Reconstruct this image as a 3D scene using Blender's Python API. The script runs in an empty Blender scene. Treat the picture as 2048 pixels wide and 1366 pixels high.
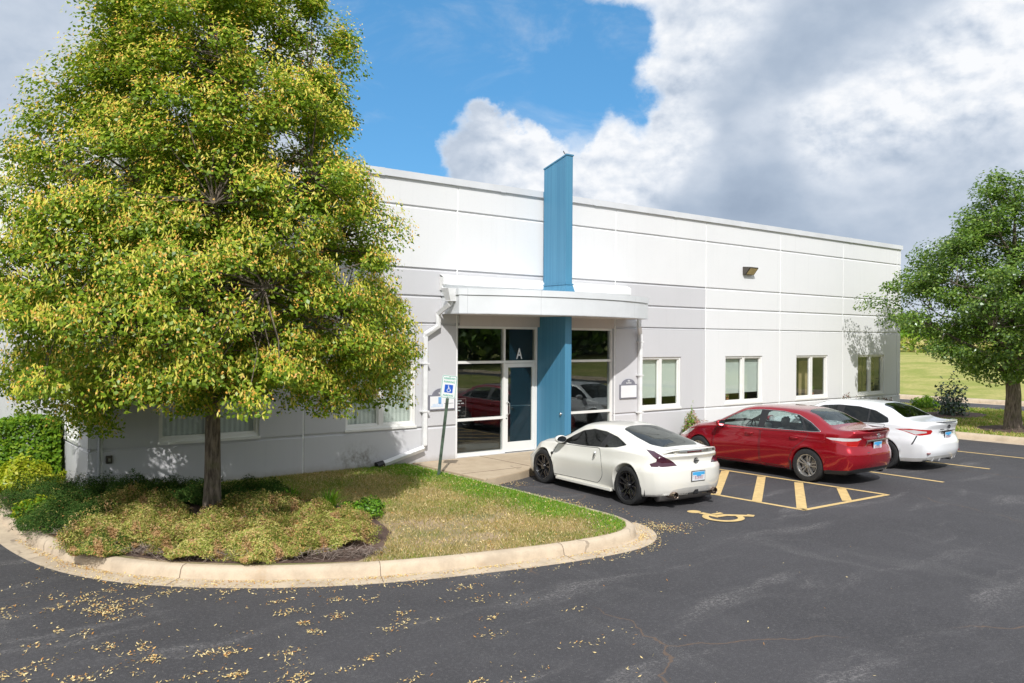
import bpy, bmesh, math, random
import numpy as np
from mathutils import Vector, Matrix
random.seed(7); RNG = np.random.default_rng(11)
S = bpy.context.scene
COL = S.collection
R = math.radians

# ------------------------------------------------------------------ camera
cam_d = bpy.data.cameras.new("camera"); cam = bpy.data.objects.new("camera", cam_d); COL.objects.link(cam)
yaw, pit, rol = R(37.986), R(-0.1234), R(0.398)
d = Vector((math.sin(yaw)*math.cos(pit), math.cos(yaw)*math.cos(pit), math.sin(pit)))
r = Vector((math.cos(yaw), -math.sin(yaw), 0)); u = r.cross(d)
r2 = r*math.cos(rol)+u*math.sin(rol); u2 = u*math.cos(rol)-r*math.sin(rol)
cam.matrix_world = Matrix(((r2.x,u2.x,-d.x,0),(r2.y,u2.y,-d.y,0),(r2.z,u2.z,-d.z,2.85),(0,0,0,1)))
cam_d.sensor_width = 36; cam_d.lens = 1660.6/2048*36; cam_d.clip_start = .1; cam_d.clip_end = 5000
S.camera = cam
S.view_settings.view_transform = 'Standard'; S.view_settings.look = 'None'
S.view_settings.exposure = 0.12; S.view_settings.gamma = 1
S.cycles.max_bounces = 7; S.cycles.transparent_max_bounces = 12
S.cycles.use_adaptive_sampling = True

# ------------------------------------------------------------------ sun
SUN = Vector((.62, .88, -1.0)).normalized()          # direction the light travels
sd = bpy.data.lights.new("sun", 'SUN'); sd.energy = 3.75; sd.angle = R(.55); sd.color = (1.0, .978, .945)
so = bpy.data.objects.new("sun", sd); COL.objects.link(so)
so.rotation_euler = SUN.to_track_quat('-Z', 'Y').to_euler()

# ------------------------------------------------------------------ node helper
class NT:
    def __init__(s, tree): s.t = tree; s.n = tree.nodes; s.l = tree.links
    def add(s, typ, **kw):
        n = s.n.new(typ)
        for k, v in kw.items(): setattr(n, k, v)
        return n
    def put(s, sock, v):
        if isinstance(v, bpy.types.NodeSocket): s.l.new(v, sock)
        elif v is not None: sock.default_value = v
    def math(s, op, a, b=None, c=None, clamp=False):
        n = s.add('ShaderNodeMath', operation=op, use_clamp=clamp)
        s.put(n.inputs[0], a)
        if b is not None: s.put(n.inputs[1], b)
        if c is not None: s.put(n.inputs[2], c)
        return n.outputs[0]
    def vmath(s, op, a, b=None):
        n = s.add('ShaderNodeVectorMath', operation=op); s.put(n.inputs[0], a)
        if b is not None: s.put(n.inputs[1], b)
        return n.outputs['Value'] if op in ('DOT_PRODUCT', 'LENGTH') else n.outputs[0]
    def noise(s, vec, scale, detail=4, rough=.55, dist=0, out='Fac'):
        n = s.add('ShaderNodeTexNoise'); s.put(n.inputs['Vector'], vec)
        n.inputs['Scale'].default_value = scale; n.inputs['Detail'].default_value = detail
        n.inputs['Roughness'].default_value = rough; n.inputs['Distortion'].default_value = dist
        return n.outputs[out]
    def ramp(s, f, stops, interp='LINEAR'):
        n = s.add('ShaderNodeValToRGB'); n.color_ramp.interpolation = interp
        e = n.color_ramp.elements
        while len(e) < len(stops): e.new(.5)
        for k, (p, c) in enumerate(stops):
            e[k].position = p; e[k].color = (c[0], c[1], c[2], 1) if isinstance(c, (tuple, list)) else (c, c, c, 1)
        s.put(n.inputs[0], f); return n.outputs[0]
    def mix(s, f, a, b, blend='MIX'):
        n = s.add('ShaderNodeMix', data_type='RGBA', blend_type=blend)
        s.put(n.inputs[0], f)
        for i, v in ((6, a), (7, b)):
            if isinstance(v, (tuple, list)): v = (v[0], v[1], v[2], 1)
            s.put(n.inputs[i], v)
        return n.outputs[2]
    def rng(s, v, a, b, c=0., e=1., smooth=True):
        n = s.add('ShaderNodeMapRange', interpolation_type='SMOOTHSTEP' if smooth else 'LINEAR')
        for k, x in zip(('Value', 'From Min', 'From Max', 'To Min', 'To Max'), (v, a, b, c, e)): s.put(n.inputs[k], x)
        return n.outputs[0]
    def mapping(s, vec, scale=(1,1,1), rot=(0,0,0), loc=(0,0,0)):
        n = s.add('ShaderNodeMapping'); s.put(n.inputs[0], vec)
        n.inputs['Scale'].default_value = scale; n.inputs['Rotation'].default_value = rot; n.inputs['Location'].default_value = loc
        return n.outputs[0]

# ------------------------------------------------------------------ world : sky with clouds
W = bpy.data.worlds.new("World"); S.world = W; W.use_nodes = True
w = NT(W.node_tree); w.n.clear()
sky = w.add('ShaderNodeTexSky', sky_type='NISHITA'); sky.sun_disc = False
sky.sun_elevation = math.asin(-SUN.z); sky.sun_rotation = math.atan2(-SUN.x, -SUN.y)
sky.air_density = 1.0; sky.dust_density = .35; sky.ozone_density = 2.5; sky.altitude = 200
gen = w.add('ShaderNodeTexCoord').outputs['Generated']
def dirpt(x, y):                       # a direction of the sky, from azimuth / elevation slopes of this view
    v = d + r2*((x-1024)/1660.6) - u2*((y-683)/1660.6)
    return v.normalized()
def blob(vec, x, y, rad):
    c = dirpt(x, y); ang = rad/1660.6
    dt = w.vmath('DOT_PRODUCT', vec, tuple(c))
    return w.rng(dt, math.cos(ang), math.cos(ang*.25))
def bsum(vec, lst, base):
    acc = base
    for (x, y, rad, wt) in lst:
        acc = w.math('MULTIPLY_ADD', blob(vec, x, y, rad), wt, acc)
    return acc
nz = w.noise(w.mapping(gen, (1, 1, 1.3), (0,0,0), (.5,.2,.9)), 4.0, 8, .60, 0, 'Color')
wv = w.vmath('ADD', gen, w.vmath('MULTIPLY', w.vmath('SUBTRACT', nz, (.5,.5,.5)), (.25,.25,.20)))
wv = w.vmath('NORMALIZE', wv)
# open blue sky as a chain of soft discs, with clouds everywhere else
cov = bsum(wv, [(770,130,220,-1.2),(900,60,260,-1.2),(1000,110,260,-1.2),(850,250,200,-1.2),(970,230,180,-1.2),(1090,190,170,-1.0),(1220,170,150,-1.0),(1290,120,110,-.6),(740,290,190,-1.2)], 0.0)
cov = w.math('MAXIMUM', cov, -1.5)
cov = bsum(wv, [                (940,345,110,1.6),(1010,325,110,1.2),(1070,330,100,1.2),(1200,320,130,1.0),(1420,150,150,.5),(640,50,110,.7)], w.math('ADD', cov, 1.0))
f1 = w.noise(w.mapping(gen, (1,1,1.25), (0,0,0), (1.3,.4,.7)), 8.0, 9, .58, .1)
dens = w.math('ADD', cov, w.math('MULTIPLY', w.math('SUBTRACT', f1, .5), 1.0))
mask = w.rng(dens, -.05, .95)
nz2 = w.noise(gen, 2.6, 5, .5, 0, 'Color')
wv2 = w.vmath('ADD', gen, w.vmath('MULTIPLY', w.vmath('SUBTRACT', nz2, (.5,.5,.5)), (.30,.30,.18)))
wv2 = w.vmath('NORMALIZE', wv2)
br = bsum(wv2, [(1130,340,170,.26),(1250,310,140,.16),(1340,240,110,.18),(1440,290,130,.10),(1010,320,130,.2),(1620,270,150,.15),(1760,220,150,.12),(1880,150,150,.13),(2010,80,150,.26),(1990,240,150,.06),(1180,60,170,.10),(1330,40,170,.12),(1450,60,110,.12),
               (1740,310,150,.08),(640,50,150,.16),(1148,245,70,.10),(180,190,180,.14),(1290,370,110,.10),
               (1700,60,190,-.10),(1560,130,170,-.10),(1450,190,120,-.09),(1850,0,150,-.14),(1480,450,260,-.17),(1650,460,240,-.12),(1850,430,220,-.10),(60,60,220,-.10),(1560,350,120,-.08),(1760,380,120,.06),(1024,250,1900,-.22)], .74)  # broad last blob dims the visible clouds; unseen sky stays brighter to add fill
f2 = w.noise(w.mapping(gen, (1,1,1.5), (0,0,0), (3,1,2)), 4.6, 6, .48, .15)
f2n = w.noise(w.mapping(gen, (1,1,1.5), (0,0,0), (3,1,2)), 13.0, 7, .55, .1)
f3n = w.noise(w.mapping(gen, (1,1,1.5), (0,0,0), (3.006,1.009,1.986)), 13.0, 7, .55, .1)
rel = w.math('MULTIPLY', w.math('SUBTRACT', f2n, f3n), w.rng(br,   .40, .80, .35, 2.2))
br = w.math('ADD', w.math('ADD', br, w.math('MULTIPLY', w.math('SUBTRACT', f2, .5), .42)), rel)
edge = w.rng(dens, .40, 1.0, .22, 0.0)
br = w.math('ADD', br, edge)
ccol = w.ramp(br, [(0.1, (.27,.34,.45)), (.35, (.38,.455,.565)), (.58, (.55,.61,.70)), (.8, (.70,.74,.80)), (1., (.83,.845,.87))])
skyc = w.mix(1.0, sky.outputs[0], (.58,.86,1.0), 'MULTIPLY')
skyc = w.mix(.5, skyc, (.70,2.75,5.4))
bg1 = w.add('ShaderNodeBackground'); w.put(bg1.inputs[0], skyc); bg1.inputs[1].default_value = .13
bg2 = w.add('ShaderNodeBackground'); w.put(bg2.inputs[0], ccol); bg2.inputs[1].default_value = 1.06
veil = w.math('MULTIPLY', w.rng(w.noise(w.mapping(gen, (1,1,2.5), (0,0,R(30))), 5.5, 8, .62, .5), .48, .80), .45)
mask = w.math('MAXIMUM', mask, veil)
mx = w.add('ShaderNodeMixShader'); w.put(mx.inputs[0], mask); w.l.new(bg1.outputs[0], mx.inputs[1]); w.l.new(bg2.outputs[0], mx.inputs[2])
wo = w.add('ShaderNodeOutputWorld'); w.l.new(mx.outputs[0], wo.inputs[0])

# ------------------------------------------------------------------ materials
def mat(name):
    m = bpy.data.materials.new(name); m.use_nodes = True
    t = NT(m.node_tree); b = t.n['Principled BSDF']
    return m, t, b
def obco(t): return t.add('ShaderNodeTexCoord').outputs['Object']
def wpos(t): return t.add('ShaderNodeNewGeometry').outputs['Position']
def bump(t, b, h, strength=.3, dist=.01):
    n = t.add('ShaderNodeBump'); n.inputs['Strength'].default_value = strength; n.inputs['Distance'].default_value = dist
    t.put(n.inputs['Height'], h); t.l.new(n.outputs[0], b.inputs['Normal'])
def plain(name, col, rough=.5, metal=0, coat=0, var=.06, nscale=6, bumpk=0, spec=None):
    m, t, b = mat(name)
    n = t.noise(wpos(t), nscale, 5)
    c = t.mix(t.rng(n, .3, .7), tuple(x*(1-var) for x in col), tuple(min(1, x*(1+var)) for x in col))
    t.put(b.inputs['Base Color'], c); b.inputs['Roughness'].default_value = rough; b.inputs['Metallic'].default_value = metal
    b.inputs['Coat Weight'].default_value = coat; b.inputs['Coat Roughness'].default_value = .03
    if spec is not None: b.inputs['Specular IOR Level'].default_value = spec
    if bumpk: bump(t, b, t.noise(wpos(t), nscale*6, 4), bumpk, .01)
    return m
M = {}
def wallmat(name, col, dirt=.05):
    m, t, b = mat(name); p = wpos(t)
    big = t.noise(p, .5, 4); st = t.noise(t.mapping(p, (9, 9, .35)), 1.0, 5)
    c = t.mix(t.rng(big, .3, .7), tuple(x*.965 for x in col), col)
    c = t.mix(t.math('MULTIPLY', t.rng(st, .52, .8), dirt*6), c, tuple(x*.90 for x in col))
    fine = t.noise(p, 26, 3)
    c = t.mix(t.math('MULTIPLY', t.rng(fine, .55, .8), .10), c, (.45,.44,.43))
    # rain splash soiling just over the ground, drips beside the leader outlet
    sep = t.add('ShaderNodeSeparateXYZ'); t.put(sep.inputs[0], p)
    low = t.rng(t.math('ADD', sep.outputs[2], t.math('MULTIPLY', t.noise(p, 5, 5), .22)), .24, .42, 1, 0)
    c = t.mix(t.math('MULTIPLY', low, .55), c, (.34,.31,.27))
    dv = t.vmath('LENGTH', t.vmath('MULTIPLY', t.vmath('SUBTRACT', p, (8.15,15.6,.30)), (1.0,.3,1.5)))
    sp = t.math('MULTIPLY', t.rng(dv, .1, .75, 1, 0), t.rng(t.noise(t.mapping(p,(3,3,2.4)), 3, 7, .75), .38, .70))
    c = t.mix(t.math('MULTIPLY', sp, .75), c, (.15,.12,.09))
    t.put(b.inputs['Base Color'], c); b.inputs['Roughness'].default_value = .8
    bump(t, b, t.noise(p, 60, 3), .12, .004)
    return m
M['wall_white'] = wallmat('wall_white', (.755,.755,.76), .075)
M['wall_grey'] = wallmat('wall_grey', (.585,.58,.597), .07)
M['joint'] = plain('joint_sealant', (.88,.88,.87), .8)
M['coping'] = plain('coping_metal', (.66,.67,.69), .45, 0, 0, .05, 1.5)
M['trim'] = plain('white_trim', (.80,.80,.79), .42, 0, 0, .04, 3)
M['frame'] = plain('window_frame_white', (.80,.79,.76), .35, 0, 0, .03, 3)
M['fascia'] = plain('fascia_metal', (.74,.76,.78), .35, .0, 0, .05, 1.2)
M['soffit'] = plain('soffit_panel', (.62,.58,.54), .8, 0, 0, .1, 3)
M['lintel'] = wallmat('lintel_stucco', (.60,.55,.53), .1)
M['leader'] = plain('leader_white', (.78,.78,.78), .4)
M['seam_grey'] = plain('seam_grey', (.42,.43,.45), .5)
M['conduit_grey'] = plain('conduit_grey', (.40,.41,.42), .5)
M['bronze'] = plain('bronze_box', (.07,.06,.05), .5)
M['white_ink'] = plain('white_vinyl', (.85,.85,.85), .6, 0, 0, .02)
M['picture_dark'] = plain('picture_dark', (.012,.02,.035), .3)
M['amber_lens'] = plain('amber_lens', (.62,.48,.24), .25)
M['post_green'] = plain('post_green', (.055,.085,.060), .55, 0, 0, .5, 7)
M['sign_green'] = plain('sign_green', (.03,.40,.27), .5); M['sign_blue'] = plain('sign_blue', (.01,.10,.55), .4)
M['black'] = plain('black_plastic', (.012,.012,.013), .45)
M['rubber'] = plain('tyre_rubber', (.022,.022,.023), .75, 0, 0, .2, 20, .2)
M['darkroom'] = plain('dark_interior', (.07,.07,.075), .9)
M['room'] = plain('room_paint', (.22,.21,.19), .9)
M['tanroom'] = plain('tan_blind', (.42,.32,.17), .8)
M['floor_in'] = plain('lobby_carpet', (.10,.11,.12), .95, 0, 0, .3, 30)
# blue corrugated pylon
m, t, b = mat('blue_metal'); p = wpos(t)
st = t.noise(t.mapping(p, (16,16,.25)), 1., 4)
c = t.mix(t.rng(st, .35, .7), (.060,.215,.36), (.078,.26,.41))
c = t.mix(t.math('MULTIPLY', t.rng(t.noise(t.mapping(p,(30,30,.5)),1.,3), .62,.8), .35), c, (.22,.40,.50))
t.put(b.inputs['Base Color'], c); b.inputs['Roughness'].default_value = .42
wv_ = t.add('ShaderNodeTexWave', wave_type='BANDS', bands_direction='Y'); t.put(wv_.inputs['Vector'], p); wv_.inputs['Scale'].default_value = 4.2
bump(t, b, wv_.outputs['Fac'], .06, .01); M['blue'] = m
# glass of the building
def glass(name, tint, refl, rough=0.0, gcol=(.9,.95,.93)):
    m = bpy.data.materials.new(name); m.use_nodes = True; t = NT(m.node_tree); t.n.clear()
    tr = t.add('ShaderNodeBsdfTransparent'); tr.inputs[0].default_value = (*tint, 1)
    gl = t.add('ShaderNodeBsdfGlossy'); gl.inputs['Roughness'].default_value = rough; gl.inputs[0].default_value = (*gcol, 1)
    lw = t.add('ShaderNodeLayerWeight'); lw.inputs[0].default_value = .5
    f = t.math('ADD', t.math('MULTIPLY', t.math('POWER', lw.outputs['Facing'], 4.5), .85), refl, clamp=True)
    wob = t.add('ShaderNodeBump'); wob.inputs['Strength'].default_value = .03; wob.inputs['Distance'].default_value = .02
    t.put(wob.inputs['Height'], t.noise(wpos(t), 1.4, 2)); t.l.new(wob.outputs[0], gl.inputs['Normal'])
    mx = t.add('ShaderNodeMixShader'); t.put(mx.inputs[0], f); t.l.new(tr.outputs[0], mx.inputs[1]); t.l.new(gl.outputs[0], mx.inputs[2])
    o = t.add('ShaderNodeOutputMaterial'); t.l.new(mx.outputs[0], o.inputs[0]); return m
M['glass'] = glass('window_glass', (.93,.95,.94), .05)
M['lobby_glass'] = glass('storefront_glass', (.82,.85,.85), .07)
M['car_glass'] = glass('car_glass', (.66,.76,.74), .06)
M['tint_glass'] = glass('tinted_car_glass', (.035,.035,.04), .05)
# blinds
def blind(name, col, vertical=False):
    m, t, b = mat(name); p = wpos(t)
    wv_ = t.add('ShaderNodeTexWave', wave_type='BANDS', bands_direction='X' if vertical else 'Z'); t.put(wv_.inputs['Vector'], p)
    wv_.inputs['Scale'].default_value = 3.2 if vertical else 11.5; wv_.inputs['Distortion'].default_value = .3
    c = t.mix(wv_.outputs['Fac'], tuple(x*.72 for x in col), col)
    t.put(b.inputs['Base Color'], c); b.inputs['Roughness'].default_value = .6
    bump(t, b, wv_.outputs['Fac'], .4, .01); return m
M['blind'] = blind('horizontal_blind', (.70,.75,.70))
M['vblind'] = blind('vertical_blind', (.66,.69,.64), True)
# asphalt
m, t, b = mat('asphalt'); p = wpos(t)
fine = t.noise(p, 120, 3, .7); med = t.noise(p, 3.5, 6, .6); big = t.noise(p, .35, 5, .6)
c = t.mix(t.rng(big, .3, .7), (.034,.033,.036), (.052,.050,.054))
c = t.mix(t.math('MULTIPLY', t.rng(med, .45, .75), .35), c, (.075,.073,.077))
c = t.mix(t.math('MULTIPLY', t.rng(fine, .42, .72), .75), c, (.125,.12,.125))
c = t.mix(t.math('MULTIPLY', t.rng(t.noise(p, 24, 6, .85), .50, .62), .55), c, (.125,.12,.125))
c = t.mix(t.math('MULTIPLY', t.rng(t.noise(p, 34, 6, .9), .60, .67), .8), c, (.30,.28,.27))
streak = t.noise(t.mapping(t.vmath('ADD', p, t.vmath('MULTIPLY', t.noise(p, .5, 4, out='Color'), (1.2,1.2,0))), (.32,1.5,1), (0,0,R(24))), 1.0, 7, .62, .4)
scuff = t.math('MULTIPLY', t.rng(streak, .53, .72), t.rng(t.noise(p, 26, 6, .9), .47, .58))
c = t.mix(t.math('MULTIPLY', scuff, .55), c, (.34,.32,.31))
streak2 = t.noise(t.mapping(t.vmath('ADD', p, t.vmath('MULTIPLY', t.noise(p, .9, 4, out='Color'), (.8,.8,0))), (1.3,.25,1), (0,0,R(10))), 1.1, 6, .6, .3)
c = t.mix(t.math('MULTIPLY', t.math('MULTIPLY', t.rng(streak2, .56, .74), t.rng(t.noise(p, 60, 3, .8), .48, .62)), .45), c, (.28,.27,.26))
spk = t.add('ShaderNodeTexVoronoi'); t.put(spk.inputs['Vector'], p); spk.inputs['Scale'].default_value = 16; spk.inputs['Randomness'].default_value = 1
gate = t.rng(t.noise(p, 9, 2), .52, .56)
c = t.mix(t.math('MULTIPLY', t.rng(spk.outputs['Distance'], .04, .10, 1, 0), t.math('MULTIPLY', gate, .6)), c, (.42,.38,.32))
# hairline cracks
dp = t.vmath('ADD', p, t.vmath('MULTIPLY', t.noise(p, 1.6, 5, out='Color'), (.55,.55,0)))
vo = t.add('ShaderNodeTexVoronoi', feature='DISTANCE_TO_EDGE'); t.put(vo.inputs['Vector'], dp); vo.inputs['Scale'].default_value = .16
crack = t.math('MULTIPLY', t.rng(vo.outputs[0], .0008, .0026, 1, 0), t.rng(t.noise(p, .35, 2), .42, .5))
c = t.mix(t.math('MULTIPLY', crack, .75), c, (.15,.10,.07))
t.put(b.inputs['Base Color'], c); b.inputs['Roughness'].default_value = .82; b.inputs['Specular IOR Level'].default_value = .35
bump(t, b, fine, .55, .006); M['asphalt'] = m
# concrete
def concrete(name, col, dark, warm=(.42,.27,.13)):
    m, t, b = mat(name); p = wpos(t)
    c = t.mix(t.rng(t.noise(p, 2.3, 8, .72), .38, .66), col, dark)
    c = t.mix(t.math('MULTIPLY', t.rng(t.noise(p, 70, 3), .45, .75), .35), c, tuple(x*.75 for x in col))
    c = t.mix(t.math('MULTIPLY', t.rng(t.noise(t.mapping(p,(1,1,1),(0,0,0),(5,3,1)), 2.2, 6, .7), .6, .75), .35), c, warm)
    vo = t.add('ShaderNodeTexVoronoi', feature='DISTANCE_TO_EDGE')
    t.put(vo.inputs['Vector'], t.vmath('ADD', p, t.vmath('MULTIPLY', t.noise(p, 3, 4, out='Color'), (.3,.3,.1)))); vo.inputs['Scale'].default_value = .55
    c = t.mix(t.math('MULTIPLY', t.math('MULTIPLY', t.rng(vo.outputs[0], .003, .009, 1, 0), t.rng(t.noise(p, 1.3, 2), .5, .6)), .6), c, (.16,.12,.09))
    t.put(b.inputs['Base Color'], c); b.inputs['Roughness'].default_value = .88
    bump(t, b, t.noise(p, 90, 4), .25, .004); return m
M['kerb'] = concrete('kerb_concrete', (.60,.49,.36), (.46,.37,.27))
M['walk'] = concrete('walk_concrete', (.53,.425,.30), (.46,.36,.25), (.40,.22,.09))
# ground cover
def soil(name, a, bb, cc, s1=1.2, s2=40):
    m, t, b = mat(name); p = wpos(t)
    c = t.mix(t.rng(t.noise(p, s1, 6, .6), .38, .62), a, bb)
    c = t.mix(t.math('MULTIPLY', t.rng(t.noise(p, s2, 4, .7), .45, .65), .6), c, cc)
    t.put(b.inputs['Base Color'], c); b.inputs['Roughness'].default_value = .95
    bump(t, b, t.noise(p, s2, 4), .7, .03); return m
M['turf'] = soil('turf_soil', (.20,.20,.07), (.42,.31,.20), (.30,.22,.14))
M['mulch'] = soil('mulch', (.10,.060,.045), (.17,.11,.085), (.045,.028,.022), 3, 55)
M['lawn'] = soil('lawn_grass', (.26,.29,.05), (.42,.38,.12), (.19,.22,.04), .35, 5)
M['field'] = soil('far_grass', (.10,.17,.035), (.17,.20,.05), (.06,.10,.02), .05, 2)
M['paint'] = plain('yellow_paint', (.66,.47,.20), .7, 0, 0, .12, 9)
# leaves
def leafmat(name, stops, trans=.35, gloss=.02, rough=.4):
    m = bpy.data.materials.new(name); m.use_nodes = True; t = NT(m.node_tree); t.n.clear()
    g = t.add('ShaderNodeNewGeometry')
    c = t.ramp(g.outputs['Random Per Island'], stops)
    c = t.mix(t.rng(t.noise(g.outputs['Position'], .9, 3), .3, .7, 0, .35), c, (.6,.6,.6), 'MULTIPLY')
    df = t.add('ShaderNodeBsdfDiffuse'); t.put(df.inputs[0], c)
    tl = t.add('ShaderNodeBsdfTranslucent'); t.put(tl.inputs[0], t.mix(1.0, c, (1.15,1.25,.7), 'MULTIPLY'))
    gl = t.add('ShaderNodeBsdfGlossy'); gl.inputs['Roughness'].default_value = rough; gl.inputs[0].default_value = (.9,.95,1,1)
    m1 = t.add('ShaderNodeMixShader'); m1.inputs[0].default_value = trans; t.l.new(df.outputs[0], m1.inputs[1]); t.l.new(tl.outputs[0], m1.inputs[2])
    m2 = t.add('ShaderNodeMixShader'); m2.inputs[0].default_value = gloss; t.l.new(m1.outputs[0], m2.inputs[1]); t.l.new(gl.outputs[0], m2.inputs[2])
    o = t.add('ShaderNodeOutputMaterial'); t.l.new(m2.outputs[0], o.inputs[0]); return m
M['linden_leaf'] = leafmat('linden_leaf', [(0,(.11,.20,.012)),(.5,(.22,.34,.022)),(.85,(.36,.45,.035)),(1,(.48,.52,.07))], .38, .025)
M['linden_bract'] = leafmat('linden_bract', [(0,(.50,.54,.05)),(.5,(.76,.70,.10)),(.85,(.88,.76,.20)),(1,(.80,.45,.08))], .35, .01)
M['linden_seed'] = leafmat('linden_seed', [(0,(.60,.28,.04)),(1,(.80,.48,.10))], .1, .02)
M['pear_leaf'] = leafmat('pear_leaf', [(0,(.065,.14,.016)),(.5,(.15,.26,.030)),(.85,(.24,.37,.05)),(1,(.36,.44,.11))], .34, .05, .35)
M['hedge_leaf'] = leafmat('hedge_leaf', [(0,(.09,.20,.015)),(.5,(.17,.32,.02)),(1,(.30,.42,.03))])
M['gold_leaf'] = leafmat('gold_leaf', [(0,(.28,.38,.02)),(.5,(.45,.50,.03)),(1,(.62,.58,.06))])
M['juniper_dark'] = leafmat('juniper_dark', [(0,(.028,.070,.016)),(.6,(.060,.125,.028)),(1,(.13,.18,.045))], .2, .0)
M['juniper_mid'] = leafmat('juniper_mid', [(0,(.13,.18,.03)),(.4,(.26,.30,.06)),(.7,(.44,.38,.13)),(.9,(.55,.37,.14)),(1,(.52,.25,.09))], .2, .0)
M['juniper_olive'] = leafmat('juniper_olive', [(0,(.20,.27,.04)),(.35,(.42,.45,.10)),(.75,(.66,.58,.24)),(1,(.72,.42,.16))], .2, .0)
M['grass'] = leafmat('grass_blade', [(0,(.13,.21,.02)),(.45,(.27,.36,.04)),(.7,(.44,.40,.11)),(1,(.62,.50,.25))], .3)
M['grass_green'] = leafmat('grass_green', [(0,(.10,.26,.018)),(.6,(.20,.40,.025)),(1,(.36,.48,.05))], .3)
M['grass_dry'] = leafmat('grass_dry', [(0,(.26,.26,.07)),(.4,(.50,.40,.15)),(.8,(.66,.51,.27)),(1,(.70,.52,.32))], .3)
M['juniper_brown'] = leafmat('juniper_brown', [(0,(.34,.20,.08)),(.6,(.55,.33,.16)),(1,(.62,.44,.24))], .15, 0)
M['twig'] = plain('dead_twigs', (.22,.17,.14), .9, 0, 0, .3, 30)
M['petal'] = leafmat('fallen_bract', [(0,(.78,.56,.22)),(.45,(.90,.74,.40)),(.7,(.80,.60,.26)),(.85,(.66,.32,.08)),(1,(.42,.20,.07))], .1)
M['bush_leaf'] = leafmat('bush_leaf', [(0,(.015,.045,.015)),(.7,(.03,.08,.02)),(1,(.07,.14,.04))], .2, .1)
M['red_leaf'] = leafmat('red_leaf', [(0,(.10,.10,.04)),(.5,(.22,.09,.07)),(1,(.32,.16,.12))], .2)
M['flower'] = leafmat('pink_flower', [(0,(.42,.14,.16)),(.6,(.55,.28,.25)),(1,(.65,.45,.25))], .2)
M['magenta'] = leafmat('magenta_flower', [(0,(.45,.02,.22)),(1,(.6,.05,.35))], .1)
M['terracotta'] = plain('terracotta', (.45,.16,.07), .8)
M['bluepot'] = plain('blue_pot', (.08,.18,.5), .5)
# bark
m, t, b = mat('bark'); p = wpos(t)
n1 = t.noise(t.mapping(p, (16,16,3)), 1.5, 6, .65)
c = t.mix(t.rng(n1, .35, .65), (.08,.062,.048), (.25,.20,.155)); c = t.mix(t.math('MULTIPLY', t.rng(t.noise(p, 5, 4), .5, .7), .4), c, (.16,.16,.07))
t.put(b.inputs['Base Color'], c); b.inputs['Roughness'].default_value = .95; bump(t, b, n1, 1.0, .04); M['bark'] = m

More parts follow.
